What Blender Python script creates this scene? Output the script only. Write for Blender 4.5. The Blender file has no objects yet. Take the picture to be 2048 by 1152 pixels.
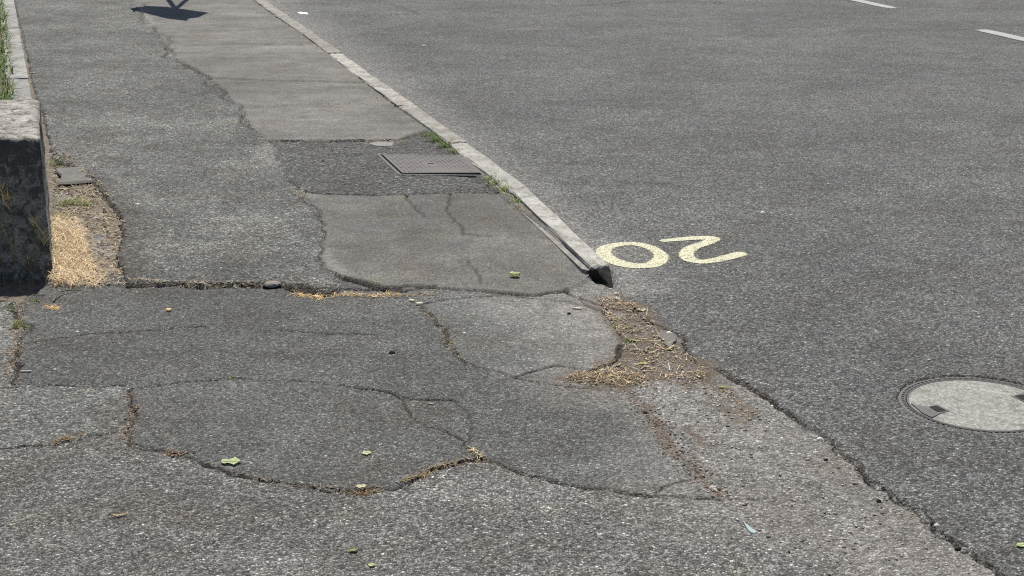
import bpy, bmesh, math, random
import numpy as np
from mathutils import Vector

random.seed(7)
RNG = np.random.default_rng(11)
R = math.radians

# ------------------------------------------------------------------ camera
CAM_H, PITCH, FPX = 1.6, R(16.53), 3043.0       # focal length in pixels of a 2048 wide frame
scene = bpy.context.scene
COL = scene.collection
cam = bpy.data.cameras.new("camera")
cam.sensor_width = 36.0
cam.lens = 36.0 * FPX / 2048.0
cam.clip_start, cam.clip_end = 0.05, 4000.0
cam_o = bpy.data.objects.new("camera", cam)
cam_o.location = (0, 0, CAM_H)
cam_o.rotation_euler = (R(90) - PITCH, 0, 0)
COL.objects.link(cam_o)
scene.camera = cam_o

# ------------------------------------------------------------------ light
SUN_EL = R(70.0)
world = bpy.data.worlds.new("World")
scene.world = world
world.use_nodes = True
wn = world.node_tree.nodes
bg = wn["Background"]
sky = wn.new("ShaderNodeTexSky")
sky.sky_type = 'NISHITA'
sky.sun_disc = False
sky.sun_elevation = SUN_EL
sky.sun_rotation = 0.0
world.node_tree.links.new(sky.outputs[0], bg.inputs[0])
bg.inputs[1].default_value = 0.062
sun = bpy.data.lights.new("sun", 'SUN')
sun.energy = 4.6
sun.angle = R(0.53)
sun.color = (1.0, 0.955, 0.885)
sun_o = bpy.data.objects.new("sun", sun)
SUN_DIR = Vector((0.0, math.cos(SUN_EL), math.sin(SUN_EL)))     # towards the sun: ahead of the camera
sun_o.rotation_euler = SUN_DIR.to_track_quat('Z', 'Y').to_euler()
COL.objects.link(sun_o)
vs = scene.view_settings
vs.view_transform, vs.look, vs.gamma, vs.exposure = 'Standard', 'None', 1.0, 0.50
vs.use_curve_mapping = False
scene.cycles.use_denoising = False
scene.cycles.filter_width = 1.15

# ------------------------------------------------------------------ measuring from the photograph
SP, CP = math.sin(PITCH), math.cos(PITCH)
def P(px, py, z=0.0):
    """ground point (height z) that the photograph shows at a pixel"""
    dx, dy = (px - 1024.0) / FPX, (py - 576.0) / FPX
    d = (dx, CP - dy * SP, -SP - dy * CP)
    t = (z - CAM_H) / d[2]
    return (d[0] * t, d[1] * t)
def PP(pts, z=0.0):
    return [P(x, y, z) for x, y in pts]

# ------------------------------------------------------------------ noise (numpy)
_TAB = RNG.random((256, 256)).astype(np.float32)
def vnoise(x, y, s=0):
    x = x + 37.7 * s; y = y + 91.3 * s
    xi = np.floor(x).astype(np.int64); yi = np.floor(y).astype(np.int64)
    fx = x - xi; fy = y - yi
    fx = fx * fx * (3 - 2 * fx); fy = fy * fy * (3 - 2 * fy)
    a = _TAB[xi & 255, yi & 255]; b = _TAB[(xi + 1) & 255, yi & 255]
    c = _TAB[xi & 255, (yi + 1) & 255]; d = _TAB[(xi + 1) & 255, (yi + 1) & 255]
    return (a + (b - a) * fx) * (1 - fy) + (c + (d - c) * fx) * fy
def fbm(x, y, o=3, s=0):
    r = 0; a = 1.0; t = 0
    for i in range(o):
        r = r + a * (vnoise(x * 2 ** i, y * 2 ** i, s + i * 3) - .5); t += a; a *= .55
    return r / t * 2        # about -1..1

def inside(poly, x, y):
    poly = np.asarray(poly)
    m = (x >= poly[:, 0].min()) & (x <= poly[:, 0].max()) & (y >= poly[:, 1].min()) & (y <= poly[:, 1].max())
    res = np.zeros(x.shape, bool)
    if not m.any(): return res
    xs, ys = x[m], y[m]
    c = np.zeros(xs.shape, bool)
    n = len(poly)
    for i in range(n):
        x0, y0 = poly[i]; x1, y1 = poly[(i + 1) % n]
        if y0 == y1: continue
        k = ((y0 > ys) != (y1 > ys)) & (xs < (x1 - x0) * (ys - y0) / (y1 - y0) + x0)
        c ^= k
    res[m] = c
    return res

def polydist(line, x, y, reach):
    """distance to a polyline, inf beyond reach"""
    line = np.asarray(line)
    out = np.full(x.shape, 1e3)
    m = (x > line[:, 0].min() - reach) & (x < line[:, 0].max() + reach) & (y > line[:, 1].min() - reach) & (y < line[:, 1].max() + reach)
    idx = np.nonzero(m)[0]
    if len(idx) == 0: return out
    xs, ys = x[idx], y[idx]
    best = np.full(xs.shape, 1e3)
    for i in range(len(line) - 1):
        a, b = line[i], line[i + 1]
        k = (xs > min(a[0], b[0]) - reach) & (xs < max(a[0], b[0]) + reach) & (ys > min(a[1], b[1]) - reach) & (ys < max(a[1], b[1]) + reach)
        if not k.any(): continue
        ab = b - a; L = max(ab @ ab, 1e-12)
        u = np.clip(((xs[k] - a[0]) * ab[0] + (ys[k] - a[1]) * ab[1]) / L, 0, 1)
        d = np.hypot(xs[k] - a[0] - u * ab[0], ys[k] - a[1] - u * ab[1])
        best[k] = np.minimum(best[k], d)
    out[idx] = best
    return out

def fractal(line, amp=0.10, levels=3, seed=0):
    rg = random.Random(seed * 13 + 5)
    pts = [np.array(p, float) for p in line]
    for l in range(levels):
        new = [pts[0]]
        for a, b in zip(pts, pts[1:]):
            d = b - a
            n = np.array([-d[1], d[0]])
            new += [(a + b) / 2 + n * rg.uniform(-amp, amp), b]
        pts = new
    return np.array(pts)

# ------------------------------------------------------------------ where the pieces of ground lie
ZF, ZC, ZD = 0.018, 0.003, -0.001           # footway, driveway patch, driveway
KERB_DIR = Vector((-0.276, 0.961)).normalized()
KL = PP([(1177, 542), (1060, 418), (969, 348), (845, 250), (745, 180), (619, 80), (532, 20)], ZF)
KL = np.array(KL)
kd = (KL[-1] - KL[0]); kd /= np.linalg.norm(kd)
kp0 = KL[0]                                   # near end of the kerb, footway side
kn = np.array([kd[1], -kd[0]])                # towards the road
KERB_W = 0.110
def K(u, w=0.0):
    # follows the traced line, which bends very slightly
    dev = 0.0
    q = kp0 + kd * u
    off = np.interp(u, KU, KDEV)
    return q + kn * (off + w)
KU = [(p - kp0) @ kd for p in KL]; KDEV = [(p - kp0) @ kn for p in KL]
KU.append(60.0); KDEV.append(0.0)
KEND = 45.0
kerb_road = [tuple(K(u, KERB_W - 0.01)) for u in np.linspace(0, KEND, 60)]
kerb_foot = [tuple(K(u, 0.01)) for u in np.linspace(0, KEND, 60)]

LIP = [(1217, 545), (1232, 578), (1262, 612), (1300, 648), (1333, 660), (1367, 676), (1369, 705), (1392, 727), (1433, 738), (1467, 757), (1517, 783),
       (1567, 817), (1609, 848), (1653, 872), (1696, 914), (1729, 948), (1769, 975), (1819, 1011), (1863, 1048), (1913, 1085),
       (1963, 1117), (2003, 1148), (2120, 1250), (2500, 1560)]
lipw = PP(LIP, 0.0)
road_poly = kerb_road[::-1] + lipw + [(3.2, 0.6), (60, -2), (90, 60)]
road_poly = [tuple(p) for p in road_poly]

STEP = [(257, 567), (317, 566), (353, 564), (400, 570), (447, 566), (512, 567), (569, 568), (589, 574), (652, 584), (679, 576)]
STEPB = [(672, 545), (712, 556), (765, 569), (800, 575), (845, 568), (895, 570), (979, 576), (1024, 581), (1067, 584), (1100, 578), (1135, 574), (1182, 548)]
AB = [(672, 545), (655, 540), (640, 512), (652, 470), (640, 430), (606, 388), (578, 360), (548, 322), (538, 284), (508, 262), (480, 220), (450, 185),
      (420, 157), (366, 128), (332, 95), (310, 57), (286, 30), (262, 0)]
LEFTA = [(20, -40), (34, 20), (52, 92), (66, 168), (84, 215), (108, 318), (160, 338), (200, 378), (240, 428), (250, 470), (236, 508), (257, 567)]
far_l = P(20, -40, ZF); far_ab = P(262, 0, ZF)
def along(p, d): return (p[0] + kd[0] * d, p[1] + kd[1] * d)
A_poly = PP(LEFTA, ZF) + PP(STEP[1:], ZF) + PP(AB, ZF) + [along(far_ab, 30), along(far_l, 30)]
B_all = PP(STEPB, ZF) + kerb_foot + [along(far_ab, 30)] + PP(AB[::-1], ZF)
B1_poly = PP([(538, 283), (560, 282), (640, 282), (730, 281), (800, 279), (852, 262)], ZF) + [tuple(K(u, 0.01)) for u in np.linspace(4.45, KEND, 50)] + [along(far_ab, 30)] + PP([p for p in AB if p[1] < 284][::-1], ZF)
B2_poly = PP([(538, 283), (640, 282), (730, 281), (800, 279), (852, 262), (935, 300), (1040, 383), (1020, 383), (870, 386), (740, 389), (660, 388), (606, 380), (570, 350), (545, 320)], ZF)
B3_poly = B_all
C_poly = PP([(100, 560), (40, 606), (36, 690), (26, 768), (150, 769), (250, 770), (264, 778), (260, 850), (258, 886), (330, 905), (385, 922), (440, 937), (500, 955), (560, 962),
             (620, 972), (700, 979), (790, 976), (830, 956), (865, 936), (920, 921), (968, 914), (1010, 932), (1060, 948), (1150, 970),
             (1240, 982), (1310, 990), (1440, 996), (1400, 950), (1370, 915), (1340, 880), (1310, 838), (1262, 800), (1190, 778), (1130, 768), (1150, 752), (1196, 742),
             (1236, 718), (1242, 690), (1222, 652), (1206, 622), (1232, 604), (1232, 575), (1214, 556), (1177, 530), (1000, 540), (600, 550), (300, 540)], ZC)
C2_poly = PP([(846, 612), (900, 600), (960, 594), (1010, 592), (1090, 599), (1180, 613), (1215, 650), (1238, 690), (1233, 719), (1196, 742), (1160, 744), (1100, 750), (1040, 755), (990, 748), (932, 728), (908, 690)], ZC + .003)
C3_poly = PP([(-600, 772), (0, 769), (150, 769), (250, 770), (264, 779), (262, 850), (258, 886), (130, 889), (0, 894), (-600, 905)], ZC - .002)
C4_poly = PP([(-600, 606), (36, 606), (34, 690), (25, 768), (0, 769), (-600, 772)], ZC - .002)
SOIL_L = PP([(20, -40), (34, 20), (52, 92), (66, 168), (84, 215), (110, 300), (260, 320), (300, 560), (258, 572), (105, 572), (40, 606), (-900, 606), (-900, -40)], 0.0)
SOIL_L += [along(far_l, 30)] ; SOIL_L = SOIL_L[:-1]
SOIL_POLY = PP([(34, 20), (52, 92), (66, 168), (84, 215), (110, 300), (260, 320), (300, 560), (258, 572), (105, 574), (40, 606), (-900, 606)], -0.004) + [along(P(-900, 0, 0), 40), along(far_l, 40)]
MAN_C = P(1961, 813, -0.012); MAN_R = 0.207
def circ(c, r, n=48): return [(c[0] + r * math.cos(2 * math.pi * i / n), c[1] + r * math.sin(2 * math.pi * i / n)) for i in range(n)]
COVER = PP([(760, 308), (917, 311), (965, 349), (802, 347)], ZF)
def grow(poly, d):
    c = np.mean(poly, axis=0)
    return [tuple(np.array(p) + (np.array(p) - c) / np.linalg.norm(np.array(p) - c) * d) for p in poly]

# id: (name, poly, z, jag)
D_, SOIL, C4, C3, C, C2, ROAD, B3, B1, B2, A = range(11)
ZONES = {SOIL: (SOIL_POLY, -0.004, .008), C: (C_poly, ZC, .008), C3: (C3_poly, ZC - .002, .008), C4: (C4_poly, ZC - .002, .008), C2: (C2_poly, ZC + .003, .008),
         ROAD: (road_poly, 0.0, .018), B3: (B3_poly, ZF, .006), B1: (B1_poly, ZF + .003, .004), B2: (B2_poly, ZF - .004, .006), A: (A_poly, ZF + .001, .018)}
ZORDER = [SOIL, C, C3, C4, C2, B3, B1, B2, A, ROAD]
ZH = np.array([ZD] + [0] * 10, float)
for k, v in ZONES.items(): ZH[k] = v[1]

def zone_of(x, y):
    n1x, n1y = fbm(x * 30, y * 30, 3, 1), fbm(x * 30, y * 30, 3, 5)
    zid = np.full(x.shape, D_)
    for k in ZORDER:
        poly, z, jag = ZONES[k]
        zid[inside(poly, x + n1x * jag, y + n1y * jag)] = k
    return zid

# cracks: (pixels, z of the surface, half width m, depth m, soil 0..1, its dark colour also standing in for crack shade)
CR = []
def crack(pts, z, hw, dep, soil=0.5, amp=0.10, lv=3):
    CR.append((fractal(PP(pts, z), amp, lv, len(CR)), hw, dep, soil))
crack(STEP, ZF, .012, .016, .75)
crack(STEPB[:-1], ZF, .008, .010, .6)
crack([(655, 577), (700, 578), (740, 579), (790, 577), (830, 574), (870, 573)], ZC, .018, .020, .8)
crack([(690, 550), (730, 560), (775, 573), (810, 576)], ZF, .017, .024, .8)
crack([(600, 578), (640, 586), (665, 584)], ZC, .016, .016, .8)
crack([(850, 608), (890, 600), (930, 595), (1010, 592), (1090, 598), (1180, 612)], ZC, .0045, .006, .5)
crack([(845, 610), (870, 645), (895, 675), (910, 700), (932, 728)], ZC, .006, .006, .75, .18)
crack([(932, 728), (975, 742), (1030, 757), (1100, 768), (1200, 780)], ZC, .004, .004, .5)
crack([(20, 690), (90, 680), (170, 668), (270, 663), (350, 655), (415, 653)], ZC, .006, .007, .6)
crack([(560, 660), (640, 668), (760, 672)], ZC, .003, .003, .2)
crack([(265, 781), (290, 773), (330, 770), (460, 757), (560, 762), (655, 770)], ZC, .0035, .004, .35)
crack([(680, 770), (720, 776), (770, 782), (795, 793), (850, 800), (905, 800)], ZC, .007, .009, .65)
crack([(905, 800), (935, 825), (943, 850), (938, 885)], ZC, .003, .003, .3)
crack([(795, 793), (815, 820), (835, 845), (880, 858), (925, 878), (940, 900), (965, 918)], ZC, .0045, .006, .45)
crack([(264, 778), (262, 800), (266, 825), (256, 860), (258, 890)], ZC, .0055, .006, .8, .2)
crack([(-100, 892), (60, 890), (130, 886), (240, 862), (258, 855)], ZC, .004, .005, .5)
crack([(-100, 770), (100, 769), (250, 770)], ZC, .0035, .004, .3)
crack([(30, 604), (36, 640), (34, 690), (26, 720), (28, 768)], ZC, .0085, .007, .85, .2)
crack([(258, 888), (330, 905), (385, 920), (440, 937), (500, 955), (560, 963), (620, 972), (700, 981), (790, 978), (830, 958), (865, 937), (920, 922), (968, 914)], ZC, .0042, .007, .65, .12)
crack([(345, 915), (360, 908), (395, 905)], ZC, .004, .005, .5)
crack([(968, 914), (1010, 932), (1060, 949), (1150, 970), (1240, 982), (1310, 990), (1440, 997), (1520, 993)], ZC, .0028, .004, .5)
crack([(1310, 984), (1345, 966), (1395, 955)], ZC, .004, .003, .6)
crack([(1030, 757), (1080, 742), (1110, 734), (1150, 741), (1196, 744), (1233, 721), (1243, 690)], ZC, .009, .012, .8)
crack([(815, 388), (822, 405), (840, 425), (848, 434)], ZF, .004, .005, .4)
crack([(900, 383), (899, 400), (892, 418), (905, 434), (920, 450), (930, 470)], ZF, .005, .008, .5)
crack([(935, 469), (960, 472), (985, 474)], ZF, .003, .003, .2)
crack([(933, 515), (950, 535), (962, 560)], ZF, .004, .006, .4)
crack([(480, 218), (560, 212), (700, 208), (790, 212)], ZF, .003, .003, .15, .03)
crack([(372, 92), (450, 88), (560, 90), (640, 92)], ZF, .005, .003, .2, .03)
crack([(425, 158), (520, 161), (600, 163), (735, 166)], ZF, .009, .008, .6, .04)
crack([(538, 283), (640, 282), (730, 281), (800, 279), (852, 262)], ZF, .010, .008, .7, .05)
crack([(590, 378), (630, 386), (660, 388), (740, 390), (870, 386), (1020, 383)], ZF, .009, .007, .6, .05)
crack(AB[-9:], ZF, .004, .005, .4, .15)
crack([(332, 95), (355, 122), (395, 140), (420, 157)], ZF, .009, .008, .6, .15)
crack(AB[:7], ZF, .006, .003, .35, .15)
crack(LIP[2:-1], 0.0, .006, .008, .6, .18)
crack([(1130, 578), (1165, 600), (1206, 622), (1222, 640)], ZC, .008, .008, .7)
crack([(1160, 590), (1190, 607), (1205, 612)], ZC, .007, .009, .8)
crack([(560, 6), (690, 8), (770, 5), (800, 14), (832, 27), (760, 32), (650, 30)], 0, .012, .003, .15, .02)
crack([(1110, 12), (1160, 11), (1215, 8), (1260, 2)], 0, .014, .004, .3, .05)
crack([(1390, 5), (1440, 8), (1470, 3)], 0, .010, .003, .2, .05)

MUD = [fractal(PP(q, ZD), .15, 2, 50 + i) for i, q in enumerate([[(1262, 790), (1310, 838), (1335, 880), (1365, 920), (1405, 958), (1445, 990)], [(1375, 850), (1400, 885), (1440, 890)]])]
PILE_R = PP([(1195, 605), (1240, 602), (1290, 622), (1310, 655), (1345, 690), (1375, 715), (1425, 735), (1418, 765), (1380, 780), (1330, 768), (1270, 772), (1240, 790), (1190, 782), (1125, 768), (1190, 748), (1236, 720), (1243, 690), (1215, 645)], -0.01)
PATCH_BR = PP([(1405, 785), (1450, 782), (1495, 812), (1505, 850), (1470, 850), (1430, 812)], -0.01)
PALE = PP([(1250, 800), (1300, 770), (1360, 772), (1405, 790), (1390, 830), (1340, 850), (1290, 835)], -0.008)
LEFT_MESS = PP([(106, 300), (150, 325), (205, 375), (245, 430), (250, 470), (236, 510), (262, 575), (105, 575)], 0.0)
RED1 = fractal(PP([(1590, 870), (1650, 905), (1700, 950), (1745, 1010), (1790, 1060), (1850, 1120), (1900, 1170)], -.01), .1, 2, 71)
RED2 = fractal(PP([(1545, 1010), (1600, 1060), (1680, 1110), (1760, 1140)], -.01), .1, 2, 72)

LEFTD = np.array(PP(LEFTA[5:], ZF))
DUSTY = [(np.array(PP(q, ZF)), w) for q, w in [([(578, 241), (630, 240), (672, 241)], .03), ([(600, 218), (625, 219)], .03), ([(540, 95), (640, 92)], .16), ([(470, 28), (520, 30)], .2),
    ([(540, 290), (520, 315), (548, 325)], .07), ([(330, 98), (350, 120), (366, 128)], .05), ([(282, 20), (305, 50)], .05), ([(600, 375), (625, 395)], .04), ([(640, 500), (665, 530), (690, 545)], .05)]]
STEP_R = np.array(PP(STEPB[4:], ZC))
def sstep(a, b, t): 
    u = np.clip((t - a) / (b - a), 0, 1); return u * u * (3 - 2 * u)
def softpoly(poly, x, y, r):
    """1 inside, fading to 0 over r outside"""
    ins = inside(poly, x, y)
    d = polydist(np.array(list(poly) + [poly[0]]), x, y, r)
    return np.where(ins, 1.0, np.clip(1 - d / r, 0, 1))

def ground(x, y, cell=None, cellx=None):
    """height and wear masks of the ground at world points"""
    x = np.asarray(x, float); y = np.asarray(y, float)
    if cell is None: cell = np.full(x.shape, .003)
    if cellx is None: cellx = cell
    zid = zone_of(x, y)
    z = ZH[zid].copy()
    dist = np.maximum(y, 1.0)
    # long waves of old asphalt, settled places
    z += .004 * fbm(x * .9, y * .9, 2, 20) + .0025 * fbm(x * 3, y * 3, 2, 21)
    rough = np.array([1.5, 3.5, 1.0, 1.4, .7, 1.0, 1.0, .5, .4, 1.5, 1.5])[zid]
    for wl, am in ((.10, .0014), (.035, .0011), (.013, .0011)):
        k = np.clip(wl / (cell * 2.2) - .6, 0, 1)
        z += am * k * rough * fbm(x / wl, y / wl, 2, int(wl * 1000))
    # the driveway drops towards the road lip
    dl = polydist(np.array(lipw), x, y, 1.2)
    off = np.isin(zid, (D_, C, C2))
    z -= np.where(off, .008 * np.clip(1 - dl / .55, 0, 1) ** 1.5, 0)
    # the smooth patch runs down level with the driveway near the kerb
    ds = polydist(STEP_R, x, y, .6)
    z -= np.where(np.isin(zid, (B3,)), (ZF - ZC - .003) * np.clip(1 - ds / .5, 0, 1) ** 1.5, 0)
    # broken hole at the end of the kerb
    hole = PP([(1172, 543), (1214, 538), (1232, 577), (1222, 580), (1200, 563)], 0.0)
    hs = softpoly(hole, x, y, .02)
    z = np.where(off | (zid == ROAD), z * (1 - hs) + hs * -.022, z)
    # footway sags beside the near kerb stone
    uu = (x - kp0[0]) * kd[0] + (y - kp0[1]) * kd[1]
    ww = (x - kp0[0]) * kn[0] + (y - kp0[1]) * kn[1]
    nb = (ww > -.10) & (ww < .03) & (uu > 0)
    z -= np.where(nb & np.isin(zid, (B1, B2, B3)), .010 * np.clip((ww + .10) / .10, 0, 1) * np.clip(1.6 - uu * .5, .25, 1), 0)
    # lifted edges
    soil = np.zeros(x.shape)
    wob = fbm(x * 60, y * 60, 2, 33)
    for line, hw, dep, s in CR:
        reach = max(.05, hw * 3)
        d = polydist(line, x, y, reach)
        k = d < reach
        if not k.any(): continue
        e_ = np.abs(np.diff(line, axis=0)).sum(0); wx = e_[0] / e_.sum()
        q = cell[k] * wx + cellx[k] * (1 - wx)
        vary = .45 + .9 * np.clip(.5 + 1.3 * fbm(x[k] * 9, y[k] * 9, 2, 40), 0, 1)
        h = np.maximum(hw * vary * .75, q * .75)
        f = np.clip(1.3 - d[k] / h, 0, 1)
        st = np.minimum(1, hw * vary / h + .45)
        z[k] -= np.minimum(np.maximum(dep, h * 2.4), .022) * f * st
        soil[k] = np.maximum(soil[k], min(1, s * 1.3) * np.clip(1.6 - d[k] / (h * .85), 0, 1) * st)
    # manhole seat and chamber seat
    dm = np.hypot(x - MAN_C[0], y - MAN_C[1])
    ring = .2405 + .003 * fbm(x * 25, y * 25, 2, 9)
    z = np.where((dm < ring) & (zid == ROAD), np.minimum(z, -.022), z)
    z += np.where(zid == ROAD, .002 * np.clip(1 - np.abs(dm - .27) / .05, 0, 1) * (dm > ring), 0)
    z = np.where(inside(grow(COVER, .012), x, y), np.minimum(z, ZF - .035), z)
    # heaps of dirt
    nz = fbm(x * 14, y * 14, 3, 50)
    nf = fbm(x * 45, y * 45, 3, 51)
    pr = softpoly(PILE_R, x, y, .06)
    z += np.where(zid != ROAD, pr * (.006 + .007 * nz), 0)
    dirt = np.clip(pr * 1.35 - .50 + nz * .7 + nf * 1.0, 0, 1) * (pr > 0)
    pb = softpoly(PATCH_BR, x, y, .07)
    dirt = np.maximum(dirt, np.clip(pb * 1.3 + nz * .9 + nf * .9 - .75, 0, 1) * .8)
    for m in MUD:
        dd = polydist(m, x, y, .12)
        w = .022 + .020 * fbm(x * 8, y * 8, 2, 61)
        f = np.clip(1.0 - dd / w + nf * 1.0 + nz * .5, 0, 1) * (dd < .12)
        dirt = np.maximum(dirt, f * .8); z -= .004 * np.clip(f, 0, 1)
    # dirt washed into the rough driveway beside the channel
    de = np.where(off, np.clip(1.1 - dl / .55, 0, 1), 0)
    dirt = np.maximum(dirt, de * np.clip(fbm(x * 7, y * 7, 3, 63) * 1.6 - .45 + nf * .6, 0, 1) * .55)
    # dust, pale dirt
    dust = np.zeros(x.shape)
    nn = fbm(x * 3.5, y * 3.5, 3, 70)
    ex = np.where(off, np.clip(1.15 - dl / .62, 0, 1), 0)
    dust = np.maximum(dust, np.clip(ex * .9 + nn * .6, 0, 1) * (ex > 0))
    dpl = softpoly(PALE, x, y, .05)
    dust = np.maximum(dust, dpl)
    pd = softpoly(PILE_R, x, y, .22) * (zid != ROAD) * np.where(zid == C2, .5, 1)
    dust = np.maximum(dust, .7 * np.clip(pd + nn * .4, 0, 1) * (pd > 0))
    # gutter dust along the kerb on the road side
    gut = np.where((zid == ROAD) & (uu > -.3), np.clip(1 - (ww - KERB_W) / (.28 + .12 * nn + .03 * np.clip(uu, 0, 8)), 0, 1), 0)
    dust = np.maximum(dust, gut * .9)
    rust = np.zeros(x.shape)
    for m, wd in ((RED1, .13), (RED2, .12)):
        dd = polydist(m, x, y, .4)
        rust = np.maximum(rust, np.clip(1.2 - dd / wd + nn * .5, 0, 1) * .8)
    rust = np.where(off, rust, 0)
    rust = np.maximum(rust, np.where(zid != ROAD, .6 * np.clip(softpoly(PILE_R, x, y, .22) * 1.1 - .2 + nn * .5, 0, 1), 0))
    rust = np.where(np.isin(zid, (A, B1, B2, B3)), 0, rust)
    dla = polydist(LEFTD, x, y, .3)
    soil = np.maximum(soil, np.where(zid == A, .55 * np.clip(1.0 - dla / .12 + .6 * nf + .4 * nz, 0, 1) * (dla < .3), 0))
    for ln, w in DUSTY:
        dd = polydist(ln, x, y, w * 2)
        dust = np.maximum(dust, np.clip(1 - dd / w + .5 * nf, 0, 1) * (dd < w * 2) * .75)
    return z, zid, np.clip(soil, 0, 1), np.clip(dust, 0, 1), np.clip(rust, 0, 1), np.clip(dirt, 0, 1)

def H(x, y):
    return float(ground(np.array([x]), np.array([y]))[0][0])

# ------------------------------------------------------------------ node helpers
def new_mat(name):
    m = bpy.data.materials.new(name); m.use_nodes = True
    nt = m.node_tree; nt.nodes.clear()
    out = nt.nodes.new("ShaderNodeOutputMaterial"); b = nt.nodes.new("ShaderNodeBsdfPrincipled")
    nt.links.new(b.outputs[0], out.inputs[0])
    return m, nt, b
class N:
    def __init__(s, nt): s.nt = nt
    def put(s, sock, v):
        if hasattr(v, 'is_output') or isinstance(v, bpy.types.NodeSocket): s.nt.links.new(v, sock)
        else: sock.default_value = v
    def math(s, op, a, b=None, c=None, clamp=False):
        n = s.nt.nodes.new("ShaderNodeMath"); n.operation = op; n.use_clamp = clamp
        s.put(n.inputs[0], a)
        if b is not None: s.put(n.inputs[1], b)
        if c is not None: s.put(n.inputs[2], c)
        return n.outputs[0]
    def coord(s):
        return s.nt.nodes.new("ShaderNodeTexCoord").outputs['Object']
    def noise(s, vec, scale, detail=2, rough=.5, dim='3D'):
        n = s.nt.nodes.new("ShaderNodeTexNoise"); n.noise_dimensions = dim
        s.put(n.inputs['Vector'], vec); n.inputs['Scale'].default_value = scale
        n.inputs['Detail'].default_value = detail; n.inputs['Roughness'].default_value = rough
        return n.outputs[0], n.outputs[1]
    def voro(s, vec, scale, feat='F1', dim='3D'):
        n = s.nt.nodes.new("ShaderNodeTexVoronoi"); n.voronoi_dimensions = dim; n.feature = feat
        s.put(n.inputs['Vector'], vec); n.inputs['Scale'].default_value = scale
        return n.outputs
    def rgb(s, v, stops, interp='LINEAR'):
        n = s.nt.nodes.new("ShaderNodeValToRGB"); r = n.color_ramp; r.interpolation = interp
        s.put(n.inputs[0], v)
        while len(r.elements) > 1: r.elements.remove(r.elements[-1])
        for i, (p, c) in enumerate(stops):
            if not isinstance(c, tuple): c = (c, c, c)
            e = r.elements[0] if i == 0 else r.elements.new(p)
            e.position = p; e.color = (*c, 1)
        return n.outputs[0]
    def mix(s, f, a, b, mode='MIX'):
        n = s.nt.nodes.new("ShaderNodeMix"); n.data_type = 'RGBA'; n.blend_type = mode
        s.put(n.inputs[0], f)
        for k, v in ((6, a), (7, b)):
            if isinstance(v, tuple): v = (*v, 1)
            s.put(n.inputs[k], v)
        return n.outputs[2]
    def attr(s, name):
        n = s.nt.nodes.new("ShaderNodeAttribute"); n.attribute_name = name
        return n
    def vadd(s, a, b, k):
        n = s.nt.nodes.new("ShaderNodeVectorMath"); n.operation = 'MULTIPLY_ADD'
        s.put(n.inputs[0], b); n.inputs[1].default_value = (k, k, k); s.put(n.inputs[2], a)
        return n.outputs[0]
    def bump(s, h, strength, dist, normal=None):
        n = s.nt.nodes.new("ShaderNodeBump"); s.put(n.inputs['Height'], h)
        n.inputs['Strength'].default_value = strength; n.inputs['Distance'].default_value = dist
        if normal is not None: s.put(n.inputs['Normal'], normal)
        return n.outputs[0]

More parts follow.
